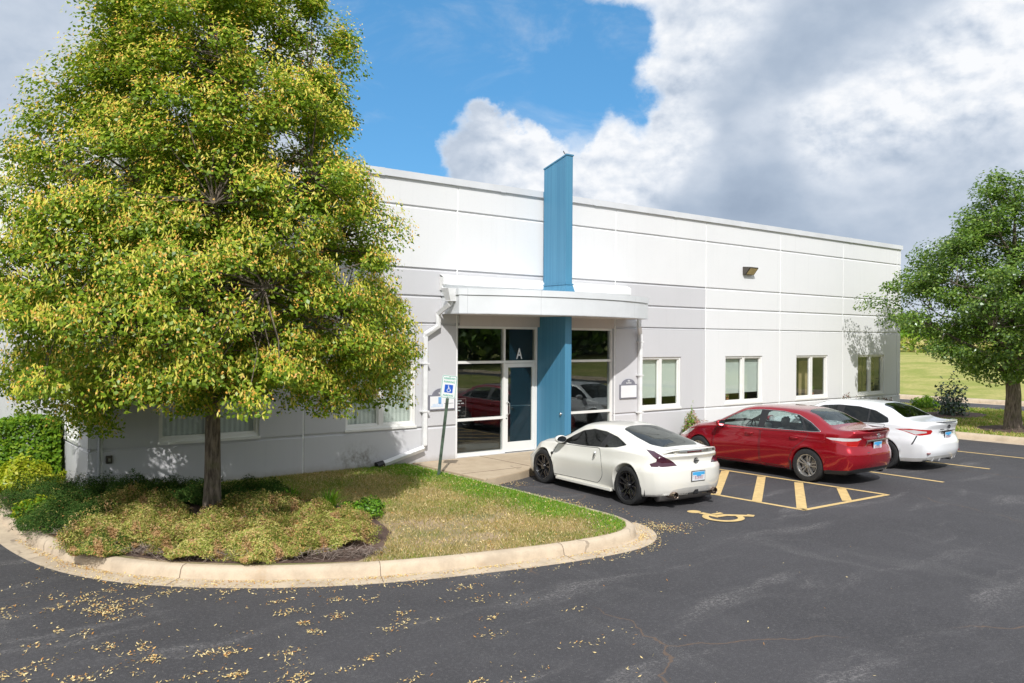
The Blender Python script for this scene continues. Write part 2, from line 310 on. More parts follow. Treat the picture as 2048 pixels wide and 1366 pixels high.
# ------------------------------------------------------------------ mesh helpers
def link(name, me, mats, parent=None, smooth=False):
    o = bpy.data.objects.new(name, me); COL.objects.link(o)
    for mm in (mats if isinstance(mats, (list, tuple)) else [mats]): me.materials.append(M[mm] if isinstance(mm, str) else mm)
    if parent: o.parent = parent
    if smooth: me.polygons.foreach_set('use_smooth', [True]*len(me.polygons))
    return o
def tag(o, label=None, cat=None, group=None, kind=None):
    if label: o['label'] = label
    if cat: o['category'] = cat
    if group: o['group'] = group
    if kind: o['kind'] = kind
    return o
def empty(name, loc, rz=0, label=None, cat=None, group=None):
    o = bpy.data.objects.new(name, None); COL.objects.link(o); o.location = loc; o.rotation_euler = (0, 0, rz); o.empty_display_size = .3
    return tag(o, label, cat, group)
class MB:
    """collects simple solids, then links them as one mesh"""
    def __init__(s): s.v = []; s.f = []; s.mi = []
    def raw(s, v, f, mi=0):
        k = len(s.v); s.v += [tuple(x) for x in v]; s.f += [tuple(i+k for i in q) for q in f]; s.mi += [mi]*len(f); return s
    def box(s, x0, x1, y0, y1, z0, z1, mi=0):
        v = [(x,y,z) for z in (z0,z1) for y in (y0,y1) for x in (x0,x1)]
        return s.raw(v, [(0,2,3,1),(4,5,7,6),(0,1,5,4),(1,3,7,5),(3,2,6,7),(2,0,4,6)], mi)
    def prism(s, pts, z0, z1, mi=0):
        n = len(pts); v = [(p[0],p[1],z0) for p in pts]+[(p[0],p[1],z1) for p in pts]
        return s.raw(v, [tuple(range(n))[::-1], tuple(range(n,2*n))]+[(i,(i+1)%n,n+(i+1)%n,n+i) for i in range(n)], mi)
    def tube(s, pts, rad, n=8, mi=0, cap=True):
        pts = [Vector(p) for p in pts]
        if not isinstance(rad, (list, tuple)): rad = [rad]*len(pts)
        k = len(s.v); up0 = Vector((.31,.22,.93))
        for i, p in enumerate(pts):
            tdir = (pts[min(i+1,len(pts)-1)]-pts[max(i-1,0)]).normalized()
            a = tdir.cross(up0)
            if a.length < .1: a = tdir.cross(Vector((1,0,0)))
            a.normalize(); bb = tdir.cross(a)
            for j in range(n):
                th = 2*math.pi*j/n; s.v.append(tuple(p+(a*math.cos(th)+bb*math.sin(th))*rad[i]))
        for i in range(len(pts)-1):
            for j in range(n):
                q = (k+i*n+j, k+i*n+(j+1)%n, k+(i+1)*n+(j+1)%n, k+(i+1)*n+j); s.f.append(q); s.mi.append(mi)
        if cap:
            s.f.append(tuple(k+j for j in range(n))[::-1]); s.mi.append(mi)
            s.f.append(tuple(k+(len(pts)-1)*n+j for j in range(n))); s.mi.append(mi)
        return s
    def lathe(s, prof, axis='x', c=(0,0,0), n=32, mi=0, closed=False):
        k = len(s.v); m = len(prof)
        for j in range(n):
            th = 2*math.pi*j/n
            for (a, rr) in prof:
                q = {'x': (a, rr*math.cos(th), rr*math.sin(th)), 'z': (rr*math.cos(th), rr*math.sin(th), a), 'y': (rr*math.cos(th), a, rr*math.sin(th))}[axis]
                s.v.append((q[0]+c[0], q[1]+c[1], q[2]+c[2]))
        for j in range(n):
            for i in range(m-1 if not closed else m):
                i2 = (i+1) % m; j2 = (j+1) % n
                s.f.append((k+j*m+i, k+j*m+i2, k+j2*m+i2, k+j2*m+i)); s.mi.append(mi)
        return s
    def xf(s, mtx, start=0):
        for i in range(start, len(s.v)): s.v[i] = tuple(mtx @ Vector(s.v[i]))
        return s
    def build(s, name, mats, parent=None, smooth=False, bevel=0, ang=None):
        me = bpy.data.meshes.new(name); me.from_pydata(s.v, [], s.f)
        bm = bmesh.new(); bm.from_mesh(me); 
        for i, f in enumerate(bm.faces): f.material_index = s.mi[i] if i < len(s.mi) else 0
        bmesh.ops.recalc_face_normals(bm, faces=bm.faces)
        if bevel: bmesh.ops.bevel(bm, geom=list(bm.edges), offset=bevel, segments=2, affect='EDGES', clamp_overlap=True)
        if smooth and ang:
            for e in bm.edges:
                if len(e.link_faces) == 2 and e.calc_face_angle(0) > ang: e.smooth = False
        bm.to_mesh(me); bm.free()
        return link(name, me, mats, parent, smooth)
def inpoly(x, y, poly):
    x = np.asarray(x); y = np.asarray(y); c = np.zeros(x.shape, bool); n = len(poly)
    for i in range(n):
        x1, y1 = poly[i]; x2, y2 = poly[(i+1) % n]
        if y1 == y2: continue
        k = ((y1 > y) != (y2 > y)) & (x < (x2-x1)*(y-y1)/(y2-y1)+x1); c ^= k
    return c
def fast(name, V, F, mi, mats, parent=None, smooth=False):
    """numpy quads -> mesh"""
    me = bpy.data.meshes.new(name); nv, nf = len(V), len(F); k = F.shape[1]
    me.vertices.add(nv); me.vertices.foreach_set('co', V.astype(np.float32).ravel())
    me.loops.add(nf*k); me.loops.foreach_set('vertex_index', F.astype(np.int32).ravel())
    me.polygons.add(nf); me.polygons.foreach_set('loop_start', np.arange(0, nf*k, k, dtype=np.int32))
    me.polygons.foreach_set('loop_total', np.full(nf, k, np.int32))
    me.update(calc_edges=True)
    o = link(name, me, mats, parent, smooth)
    if mi is not None: me.polygons.foreach_set('material_index', np.asarray(mi, np.int32))
    return o
def unit(a): return a/np.maximum(np.linalg.norm(a, axis=1, keepdims=True), 1e-9)
def leaves(P, N, L, Wd, fold=.25, D=None):
    """leaf quads at P, blade normal N, length L, width Wd; D = direction of the tip"""
    n = len(P)
    if D is None: D = RNG.normal(size=(n,3))
    D = unit(D - (D*N).sum(1, keepdims=True)*N); B = np.cross(N, D)
    L = np.broadcast_to(L, n)[:,None]; Wd = np.broadcast_to(Wd, n)[:,None]
    a = P - D*L*.5; c = P + D*L*.5; b_ = P + B*Wd*.5 - N*Wd*fold - D*L*.08; e = P - B*Wd*.5 - N*Wd*fold - D*L*.08
    V = np.stack([a, b_, c, e], 1).reshape(-1, 3); F = np.arange(4*n).reshape(-1, 4)
    return V, F
# ================================================================== SETTING : ground
D = 15.6
def sheet(name, poly, z, m, kind='structure', skirt=None):
    mb = MB(); n = len(poly); mb.raw([(x, y, z) for x, y in poly], [tuple(range(n))])
    o = mb.build(name, m); return tag(o, kind=kind)
# base ground: one sheet to the horizon, rising gently beyond the far road
xs = np.concatenate([[-900,-300,-100,-40,-10], np.arange(0,60,6), [60,66,72,80,90,105,130,200,400,1500]])
ys = np.array([-900,-300,-120,-60,-30,-10,0,10,20,30,40,60,90,130,200,400,900,1500.])
def gz(x, y):
    z = np.interp(x, [0,43.5,50,60,75,90,130,1500], [0,0.02,.25,.9,1.75,2.1,2.2,2.2]) - .06
    return z
X, Y = np.meshgrid(xs, ys); V = np.stack([X.ravel(), Y.ravel(), gz(X, Y).ravel()], 1); nx = len(xs)
F = np.array([(j*nx+i, j*nx+i+1, (j+1)*nx+i+1, (j+1)*nx+i) for j in range(len(ys)-1) for i in range(nx-1)])
tag(fast('ground', V, F, None, 'lawn'), kind='structure')
sheet('parking_lot', [(-40,-14),(26.2,-14),(26.2,17),(22,17.),(-40,17.)], 0.0, 'asphalt')
sheet('driveway', [(-60,17),(1.2,17),(1.2,60),(-60,60)], 0.0, 'asphalt')
sheet('road', [(36.6,-200),(41.6,-200),(41.6,300),(36.6,300)], 0.004, 'asphalt')
# --- landscaped island by the corner tree
isl_out = [(1.55,30),(1.55,20),(1.60,15.6),(1.72,14.1),(1.80,12.95),(2.02,11.72),(2.38,10.85),(2.85,10.2),(3.55,9.55),(4.4,9.02),(5.2,8.68),(6.3,8.38),(7.2,8.2),(8.0,8.12),
           (8.55,8.18),(8.95,8.42),(9.22,8.85),(9.30,9.5),(9.36,11.0),(9.42,12.6),(9.44,15.6)]
def smooth_path(pts, it=2):
    for _ in range(it):
        q = [pts[0]]
        for a, b_ in zip(pts[:-1], pts[1:]):
            q += [(a[0]*.75+b_[0]*.25, a[1]*.75+b_[1]*.25), (a[0]*.25+b_[0]*.75, a[1]*.25+b_[1]*.75)]
        q.append(pts[-1]); pts = q
    return pts
def offset_path(pts, dist):
    out = []
    for i, p in enumerate(pts):
        a = pts[max(i-1,0)]; b_ = pts[min(i+1,len(pts)-1)]
        tx, ty = b_[0]-a[0], b_[1]-a[1]; l = math.hypot(tx, ty) or 1
        out.append((p[0]-ty/l*dist, p[1]+tx/l*dist))
    return out
path = smooth_path(isl_out, 2)
def sweep(name, path, prof, m, joints=3.0):
    """prof: (offset to the left of travel, z)"""
    mb = MB(); rows = []
    for (o_, z) in prof: rows.append([(x, y, z) for x, y in offset_path(path, o_)])
    k = len(prof)
    V = [rows[j][i] for i in range(len(path)) for j in range(k)]
    mb.raw(V, [(i*k+j, i*k+(j+1)%k, (i+1)*k+(j+1)%k, (i+1)*k+j) for i in range(len(path)-1) for j in range(k)])
    o = mb.build(name, m, smooth=True, ang=R(50)); return tag(o, kind='structure')
igut = max(i for i, p in enumerate(path) if p[1] < 8.9)     # gutter stops at the tip
sweep('kerb', path, [(0,0),(.02,.075),(.035,.115),(.065,.140),(.15,.144),(.15,-.05),(0,-.05)], 'kerb')
sweep('gutter', path[:igut+3], [(-.29,.006),(-.02,.012),(.02,.012),(.02,-.04),(-.29,-.04)], 'kerb')
mb = MB(); run = 0   # contraction joints across kerb and gutter
for i in range(1, len(path)-1):
    run += math.hypot(path[i][0]-path[i-1][0], path[i][1]-path[i-1][1])
    if run > 2.3 and path[i][1] < 15:
        run = 0; (x, y) = path[i]; tx, ty = path[i+1][0]-path[i-1][0], path[i+1][1]-path[i-1][1]; l = math.hypot(tx, ty); tx /= l; ty /= l; nx2, ny2 = -ty, tx
        pr = [(-.285 if i < igut else -.005,.0135),(-.012,.016),(.008,.075),(.026,.118),(.062,.1435),(.148,.1475)]
        V = []
        for o_, z in pr: V += [(x+nx2*o_-tx*.003, y+ny2*o_-ty*.003, z), (x+nx2*o_+tx*.003, y+ny2*o_+ty*.003, z)]
        mb.raw(V, [(2*k, 2*k+1, 2*k+3, 2*k+2) for k in range(len(pr)-1)])
tag(mb.build('kerb_joints', 'mulch'), kind='structure')
# island soil (turf part and bed part)
inner = offset_path(path, .14)
isl_poly = [p for p in inner if p[1] <= 19] + [(9.25,15.6)]
isl_poly = [p for p in isl_poly if p[1] <= 15.6] + [(3.03,15.6),(3.03,18.55),(1.75,18.55)]
sheet('island_turf', isl_poly, .142, 'turf')
bed = [(1.79,18.5),(1.81,14.2),(1.98,13.0),(2.2,11.9),(2.52,11.1),(2.98,10.4),(3.65,9.76),(4.45,9.25),(4.75,9.1),(5.3,9.45),(5.85,10.2),(6.05,11.0),(6.15,12.0),(5.95,12.9),(5.3,13.7),(4.4,14.5),(3.1,15.5),(3.02,18.5)]
sheet('mulch_bed', bed, .146, 'mulch')
sheet('left_turf', [(1.75,18.5),(1.75,30),(-6,30),(-6,29.9),(1.0,18.5)], .10, 'turf')
# --- entrance walk
def walkpoly(): return [(9.44,15.6),(9.44,12.95),(9.75,12.98),(10.6,13.25),(11.0,13.42),(11.6,13.5),(26.0,13.5),(26.0,15.6)]
mb = MB(); mb.prism(walkpoly(), -.05, .15); tag(mb.build('sidewalk', 'walk', bevel=.012), kind='structure')
mb = MB()
for x in (11.25, 13.4, 15.5, 17.6, 19.7, 21.8, 23.9): mb.box(x-.006, x+.006, 13.52, 15.59, .149, .1535)
mb.box(9.46, 11.0, 13.72, 13.732, .149, .1535)
tag(mb.build('sidewalk_joints', 'mulch'), kind='structure')
sheet('planting_bed', [(16.65,14.75),(26.0,14.75),(26.0,15.58),(16.65,15.58)], .156, 'mulch')
# --- right island, far kerb
rk = [(25.95,-14),(25.95,17.0)]
sweep('end_kerb', rk, [(0,0),(-.025,.085),(-.045,.13),(-.08,.156),(-.20,.158),(-.20,-.05),(0,-.05)], 'kerb')
sweep('end_gutter', rk, [(.40,.006),(0,.010),(0,-.04),(.40,-.04)], 'kerb')
sheet('right_island_grass', [(26.13,-60),(36.3,-60),(36.3,60),(31.0,60),(31.0,17),(26.13,17)], .15, 'lawn')
sweep('near_road_kerb', [(36.6,-60),(36.6,60)], [(0,0),(.03,.12),(.30,.158),(.30,-.05),(0,-.05)], 'kerb')
sweep('far_road_kerb', [(41.6,-200),(41.6,300)], [(0,0),(-.03,.15),(-.08,.18),(-.42,.19),(-.42,-.05),(0,-.05)], 'kerb')
sheet('far_gutter', [(41.1,-200),(41.62,-200),(41.62,300),(41.1,300)], .009, 'kerb')
def disc(name, cx, cy, rx, ry, z, m, n=28):
    pts = []
    for i in range(n):
        a = 2*math.pi*i/n; k = 1+random.uniform(-.08,.08); pts.append((cx+rx*k*math.cos(a), cy+ry*k*math.sin(a)))
    return sheet(name, pts, z, m)
disc('tree_ring', 28.5, 10.8, 1.5, 1.1, .155, 'mulch'); disc('shrub_ring', 31.9, 14.4, 2.0, 1.2, .155, 'mulch')

# --- painted markings
def line(a, b_, wd=.10, z=.004, name='painted_line'):
    dx, dy = b_[0]-a[0], b_[1]-a[1]; l = math.hypot(dx, dy); nx_, ny_ = -dy/l*wd/2, dx/l*wd/2
    return [(a[0]+nx_,a[1]+ny_,z),(b_[0]+nx_,b_[1]+ny_,z),(b_[0]-nx_,b_[1]-ny_,z),(a[0]-nx_,a[1]-ny_,z)]
for (a, b_) in [((17.62,13.4),(17.39,7.92)), ((20.08,13.4),(20.08,8.13)), ((22.70,13.4),(22.66,7.9))]:
    mb = MB(); mb.raw(line(a, b_), [(0,1,2,3)]); tag(mb.build('stall_line', 'paint'), kind='structure')
mb = MB()   # striped access aisle beside the reserved bay
for (a, b_) in [((14.95,13.4),(15.09,7.93)), ((12.30,13.4),(12.56,7.98)), ((12.54,8.02),(15.12,7.90))]: mb.raw(line(a, b_, .10), [(0,1,2,3)])
for (a, b_) in [((14.9,11.45),(12.43,9.77)), ((14.9,10.52),(12.5,8.92)), ((14.9,9.64),(12.62,8.10)), ((14.98,8.76),(13.88,8.0)), ((14.9,12.5),(12.36,10.72)), ((14.9,13.4),(12.33,11.7))]:
    v = line(a, b_, .17, .0075); mb.raw(v, [(0,1,2,3)])
tag(mb.build('aisle_marking', 'paint'), kind='structure')
mb = MB()   # wheelchair symbol
def flat(pts, z=.004): mb.raw([(x, y, z) for x, y in pts], [tuple(range(len(pts)))])
flat([(10.93+.115*math.cos(a), 9.03+.115*math.sin(a)) for a in np.linspace(0, 2*math.pi, 20)[:-1]])
flat([(10.88,8.90),(11.0,8.90),(10.99,8.62),(10.86,8.48)], .006)
flat([(11.0,8.74),(11.22,8.72),(11.20,8.64),(11.0,8.65)], .008)
flat([(10.86,8.50),(10.99,8.62),(11.13,8.60),(11.40,8.33),(11.46,8.35),(11.50,8.24),(11.38,8.18),(11.08,8.47)], .0105)
ring_o = [(10.94+.34*math.cos(a), 8.44+.33*math.sin(a)) for a in np.linspace(R(108), R(352), 30)]
ring_i = [(10.94+.235*math.cos(a), 8.44+.225*math.sin(a)) for a in np.linspace(R(108), R(352), 30)]
for i in range(29): mb.raw([(*ring_o[i], .0125), (*ring_o[i+1], .0125), (*ring_i[i+1], .0125), (*ring_i[i], .0125)], [(0,1,2,3)])
tag(mb.build('wheelchair_symbol', 'paint'), kind='structure')

# ================================================================== BUILDING
B = empty('office_building', (16.8, D, 0), 0, 'long white and grey concrete panel office building with curved entrance canopy and blue blade pylon', 'building')
def sub(o, parent=B):       # parent keeping world coordinates
    o.parent = parent
    o.matrix_parent_inverse = parent.matrix_world.inverted() if parent.type != 'EMPTY' else Matrix.Translation(-parent.location)
    return o
BP = Matrix.Translation((-16.8, -D, 0))
def bpart(mb, name, m, parent=B, **k):
    o = mb.build(name, m, **k); o.parent = parent
    if parent is B: o.matrix_parent_inverse = BP
    return o
GR = [(.86,.93),(3.155,3.225),(3.755,3.825),(4.355,4.425),(5.705,5.775)]
def panel_wall(x0, x1, joints, opens, zt=6.33, zones=None, z0=0.0, jw=.035):
    """facade in x-z at y=0, recesses towards +y. opens: (x0,x1,z0,z1,depth)"""
    xsb = {x0, x1}; zsb = {z0, zt}
    for j in joints: xsb |= {j-jw/2, j+jw/2}
    for a, b_ in GR: zsb |= {a, b_}
    for o in opens: xsb |= {o[0], o[1]}; zsb |= {o[2], o[3]}
    for z in (zones or []):
        if x0 < z < x1: xsb |= {z}
    xsb = sorted(xsb); zsb = sorted(zsb); mb = MB(); dep = {}
    for i in range(len(xsb)-1):
        for k in range(len(zsb)-1):
            cx, cz = (xsb[i]+xsb[i+1])/2, (zsb[k]+zsb[k+1])/2
            o = next((o for o in opens if o[0] < cx < o[1] and o[2] < cz < o[3]), None)
            isj = any(abs(cx-j) < jw/2 for j in joints); isg = any(a < cz < b_ for a, b_ in GR)
            dep[i,k] = ('o', o[4]) if o else (('j', .012) if isj else (('g', .035) if isg else ('p', 0)))
            mi = 0
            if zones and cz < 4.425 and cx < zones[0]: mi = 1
            if dep[i,k][0] == 'j': mi = 2
            if dep[i,k][0] == 'o': continue
            dd = dep[i,k][1]; dt, db = (dd, 0) if dep[i,k][0] == 'g' else (dd, dd)
            a, b_, c, e = xsb[i], xsb[i+1], zsb[k], zsb[k+1]
            if dep[i,k][0] == 'g':   # reveal: square top edge, back, sloped foot
                zm = c+(e-c)*.45
                mb.raw([(a,dd,zm),(b_,dd,zm),(b_,dd,e),(a,dd,e),(a,0,c),(b_,0,c)], [(0,1,2,3),(4,5,1,0)], mi)
                mb.raw([(a,dd,e),(b_,dd,e),(b_,0,e),(a,0,e)], [(0,1,2,3)], mi)
            else: mb.raw([(a,dd,c),(b_,dd,c),(b_,dd,e),(a,dd,e)], [(0,1,2,3)], mi)
    nxn, nzn = len(xsb)-1, len(zsb)-1
    for (i,k), (ty, dd) in dep.items():
        for (di, dk) in ((1,0),(0,1)):
            j = (i+di, k+dk)
            if j not in dep: continue
            d2 = dep[j][1]
            if abs(d2-dd) < 1e-6 or 'g' in (ty, dep[j][0]) and di == 0 and 'o' not in (ty, dep[j][0]): continue
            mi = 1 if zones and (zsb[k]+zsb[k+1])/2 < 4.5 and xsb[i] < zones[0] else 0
            if di: x = xsb[i+1]; mb.raw([(x,dd,zsb[k]),(x,d2,zsb[k]),(x,d2,zsb[k+1]),(x,dd,zsb[k+1])], [(0,1,2,3)], mi)
            else: z = zsb[k+1]; mb.raw([(xsb[i],dd,z),(xsb[i+1],dd,z),(xsb[i+1],d2,z),(xsb[i],d2,z)], [(0,1,2,3)], mi)
    return mb
WINS = [(4.17,6.02,.95,2.42),(7.84,9.52,.95,2.42),(16.62,18.27,.97,2.40),(20.26,22.10,.97,2.40),(23.93,25.78,.97,2.40),(27.70,29.49,.97,2.40)]
SF = [(10.62,13.03,.15,3.16),(13.20,15.60,.15,3.16)]
opens = [(*wn, .13) for wn in WINS]+[(SF[0][0],SF[1][1],.15,3.16,.20)]
X0, X1 = 3.02, 30.68
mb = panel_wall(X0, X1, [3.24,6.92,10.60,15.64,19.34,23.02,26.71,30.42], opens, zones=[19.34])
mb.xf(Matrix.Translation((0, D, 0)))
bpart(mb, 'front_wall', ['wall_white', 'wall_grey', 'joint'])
# left end wall (faces -x)
mb = panel_wall(0, 3.0, [], [(.78,2.10,.95,2.42,.13)], zones=[99])
mb.xf(Matrix.Translation((X0, D, 0)) @ Matrix(((0,1,0,0),(1,0,0,0),(0,0,1,0),(0,0,0,1)))); bpart(mb, 'left_end_wall', ['wall_white', 'wall_grey', 'joint'])
LW = D+3.0
mb = panel_wall(-14, 0, [-3.7,-7.4,-11.1], [(-4.6,-2.8,.95,2.42,.13)], zones=[99])
mb.xf(Matrix.Translation((X0, LW, 0))); bpart(mb, 'rear_wing_wall', ['wall_white', 'wall_grey', 'joint'])
# right end wall, back wall and roof: plain closed shell
mb = MB(); mb.box(X1-.2, X1, D+.04, D+22, 0, 6.33); mb.box(-11, X1-.2, D+21.8, D+22, 0, 6.33); mb.box(-11, -10.8, LW, D+21.8, 0, 6.33)
bpart(mb, 'side_wall', 'wall_white')
mb = MB(); mb.box(X0+.05, X1-.2, D+.25, D+21.8, 6.05, 6.15); mb.box(-10.8, X0+.05, LW+.25, D+21.8, 6.05, 6.15); bpart(mb, 'roof', 'trim')
# metal coping in lengths with covered joints
mb = MB(); xj = [X0-.06,5.6,8.63,11.85,14.9,17.95,21.0,24.05,27.1,X1+.05]
for a, b_ in zip(xj[:-1], xj[1:]): mb.box(a+.003, b_-.003, D-.055, D+.28, 6.325, 6.475)
for x in xj[1:-1]: mb.box(x-.06, x+.06, D-.059, D+.284, 6.318, 6.479)
mb.box(X0-.06, X0+.25, D+.28, LW-.06, 6.325, 6.475); mb.box(-11, X0-.06, LW-.055, LW+.28, 6.325, 6.475); mb.box(X1-.25, X1+.05, D+.28, D+22, 6.325, 6.475)
bpart(mb, 'coping', 'coping')
# interior: floor, dropped ceiling, partitions
mb = MB(); mb.box(X0+.1, X1-.25, D+.28, D+6, .10, .14); bpart(mb, 'office_floor', 'floor_in')
mb = MB(); mb.box(X0+.1, X1-.25, D+.22, D+6, 3.25, 3.3); bpart(mb, 'ceiling', 'room')
mb = MB(); mb.box(X0+.1, X1-.25, D+4.6, D+4.7, .14, 3.25)
for x in (6.95, 16.2, 19.3, 23, 26.7): mb.box(x-.05, x+.05, D+.3, D+4.6, .14, 3.25)
bpart(mb, 'partition', 'room')
mb = MB(); mb.box(10.3, 10.4, D+.3, D+4.5, .15, 3.2); mb.box(10.4, 15.9, D+2.9, D+3.0, .15, 3.2); mb.box(13.08, 13.16, D+.25, D+2.9, .15, 3.2); mb.box(15.9,16.0,D+.3,D+3,.15,3.2)
bpart(mb, 'lobby_wall', 'darkroom')
mb = MB(); mb.box(10.42, 15.9, D+.26, D+2.9, .141, .155); bpart(mb, 'lobby_carpet', 'floor_in')
# --- windows
def window(x0, x1, z0, z1, y, kind, mtx=None):
    f = .055; mb = MB(); yo = y+.035; xm = (x0+x1)/2
    for (a, b_, c, e) in ((x0,x1,z0,z0+f+.02),(x0,x1,z1-f,z1),(x0,x0+f,z0+f+.02,z1-f),(x1-f,x1,z0+f+.02,z1-f),(xm-.055,xm+.055,z0+f+.02,z1-f)): mb.box(a,b_,yo,yo+.10,c,e)
    for (a, b_) in ((x0+f,xm-.055),(xm+.055,x1-f)):      # inner sash
        for (p, q, c, e) in ((a,b_,z0+f+.02,z0+f+.055),(a,b_,z1-f-.03,z1-f),(a,a+.03,z0+f+.055,z1-f-.03),(b_-.03,b_,z0+f+.055,z1-f-.03)): mb.box(p,q,yo+.035,yo+.085,c,e)
    if mtx: mb.xf(mtx)
    fr = bpart(mb, 'window', 'frame')
    mb = MB(); mb.box(x0-.02, x1+.02, y-.018, yo+.02, z0-.035, z0+.012)
    if mtx: mb.xf(mtx)
    bpart(mb, 'sill', 'frame', fr)
    for (a, b_) in ((x0+f+.03,xm-.085),(xm+.085,x1-f-.03)):
        mb = MB(); mb.box(a-.005,b_+.005,yo+.055,yo+.063,z0+f+.05,z1-f-.028)
        if mtx: mb.xf(mtx)
        bpart(mb, 'pane', 'glass', fr)
    for (a, b_, dz) in ((x0+f,xm-.055,.0),(xm+.055,x1-f,.015)):
        mb = MB()
        if kind == 'blind': mb.box(a,b_,yo+.12,yo+.135,z0+.30+dz,z1-.03); nm = 'blind'
        elif kind == 'vertical': mb.box(a,b_,yo+.12,yo+.135,z0+.06,z1-.03); nm = 'vblind'
        elif kind == 'tan':
            mb.box(a,b_-(.15 if dz == 0 else .1),yo+.5,yo+.52,z0+.05,z1-.25 if dz == 0 else z1-.2); nm = 'tanroom'
        else: mb.box(a,b_,yo+.3,yo+.32,z0+.03,z1-.1); nm = 'olive'
        if mtx: mb.xf(mtx)
        bpart(mb, 'blind', nm, fr)
    return fr
M['olive'] = plain('olive_shade', (.16,.13,.045), .9)
kinds = ['vertical','vertical','blind','blind','tan','olive']
for (wn, kd) in zip(WINS, kinds): window(*wn, D, kd)
mL = Matrix.Translation((X0, D, 0)) @ Matrix(((0,1,0,0),(1,0,0,0),(0,0,1,0),(0,0,0,1)))
window(.78, 2.10, .95, 2.42, 0, 'vertical', mL)
mW = Matrix.Translation((X0, LW, 0)); window(-4.6,-2.8,.95,2.42,0,'vertical',mW)
# --- entrance: aluminium storefront on each side of the pylon
def storefront(x0, x1, mull, door_side, name_door='door'):
    y0, y1 = D+.075, D+.185; f = .055; zt = 3.16
    mb = MB(); mb.box(x0,x0+f,y0,y1,.15,zt); mb.box(x1-f,x1,y0,y1,.15,zt); mb.box(mull-f/2,mull+f/2,y0,y1,.15,zt)
    mb.box(x0+f,mull-f/2,y0+.002,y1,zt-f,zt); mb.box(mull+f/2,x1-f,y0+.002,y1,zt-f,zt)
    mb.box(x0+f,mull-f/2,y0+.002,y1,2.29,2.35); mb.box(mull+f/2,x1-f,y0+.002,y1,2.29,2.35)
    px0, px1 = (x0+f, mull-f/2) if door_side == 'r' else (mull+f/2, x1-f)
    dx0, dx1 = (mull+f/2, x1-f) if door_side == 'r' else (x0+f, mull-f/2)
    mb.box(px0,px1,y0+.002,y1,.97,1.03); mb.box(px0,px1,y0+.002,y1,.15,.235)
    sf = bpart(mb, 'storefront_frame', 'frame')
    for (a, b_, c, e) in ((px0,px1,.235,.97),(px0,px1,1.03,2.29),(px0,px1,2.35,zt-f),(dx0,dx1,2.35,zt-f)):
        g = MB(); g.box(a-.004,b_+.004,y0+.05,y0+.06,c-.004,e+.004); bpart(g, 'pane', 'lobby_glass', sf)
    # door leaf
    g = MB(); a, b_ = dx0+.006, dx1-.006; s_ = .085
    g.box(a,a+s_,y0+.012,y0+.058,.165,2.283); g.box(b_-s_,b_,y0+.012,y0+.058,.165,2.283); g.box(a+s_,b_-s_,y0+.0145,y0+.055,2.283-s_-.01,2.283); g.box(a+s_,b_-s_,y0+.0145,y0+.055,.165,.40)
    dr = bpart(g, 'door', 'frame')
    g = MB(); g.box(a+s_-.004,b_-s_+.004,y0+.03,y0+.038,.396,2.19); bpart(g, 'door_pane', 'lobby_glass', dr)
    hx = a+.045 if door_side == 'r' else b_-.045; dirx = 1 if door_side == 'r' else -1
    g = MB(); g.tube([(hx,y0+.012,1.34),(hx,y0-.05,1.36),(hx+dirx*.05,y0-.05,1.33),(hx+dirx*.05,y0-.05,1.10),(hx,y0-.05,1.07),(hx,y0+.012,1.05)], .011, 8)
    bpart(g, 'handle', 'chrome', dr, smooth=True)
    g = MB(); g.lathe([(y0+.008,.0001),(y0+.004,.016),(y0+.013,.018)], 'y', (hx,0,.97), 12); bpart(g, 'lock', 'black', dr)
    g = MB(); g.tube([(a+s_,y0+.075,1.27),(b_-s_,y0+.075,1.25)], .012, 6); bpart(g, 'push_bar', 'chrome', dr)
    return sf
M['chrome'] = plain('brushed_metal', (.62,.62,.62), .28, 1.0)
sfa = storefront(10.62, 13.03, 12.02, 'r'); sfb = storefront(13.24, 15.60, 14.12, 'l')
mb = MB(); mb.box(10.62,15.60,D+.06,D+.19,.10,.152); bpart(mb, 'threshold', 'chrome')
# lintel bands above the storefronts
for (a, b_) in ((10.66,13.03),(13.24,15.58)):
    mb = MB(); mb.box(a,b_,D-.02,D+.12,3.162,3.44); bpart(mb, 'lintel', 'lintel', bevel=.006)
# letter A decal on the transom light
def text(name, s_, size, m, loc, rot, parent=None, align='CENTER', ext=.001, bold=False):
    cu = bpy.data.curves.new(name, 'FONT'); cu.body = s_; cu.size = size; cu.align_x = align; cu.align_y = 'CENTER'; cu.extrude = ext
    if bold: cu.offset = size*.018
    tmp = bpy.data.objects.new(name, cu); COL.objects.link(tmp); bpy.context.view_layer.update()
    me = bpy.data.meshes.new_from_object(tmp); bpy.data.objects.remove(tmp)
    o = link(name, me, m); 
    if not bold is None and bold == 'narrow': me.transform(Matrix.Diagonal((.72,1,1,1)))
    mw = Matrix.Translation(loc) @ rot
    o.matrix_world = mw
    if parent: o.parent = parent; o.matrix_parent_inverse = (Matrix.Translation(parent.location) @ Matrix.Rotation(parent.rotation_euler.z, 4, 'Z')).inverted() if parent.type == 'EMPTY' else Matrix.Identity(4)
    return o
RX = Matrix.Rotation(R(90), 4, 'X')
o = text('suite_letter', 'A', .36, 'white_ink', (12.50, D+.118, 2.50), RX, None, bold='narrow'); o.parent = sfa; tag(o)
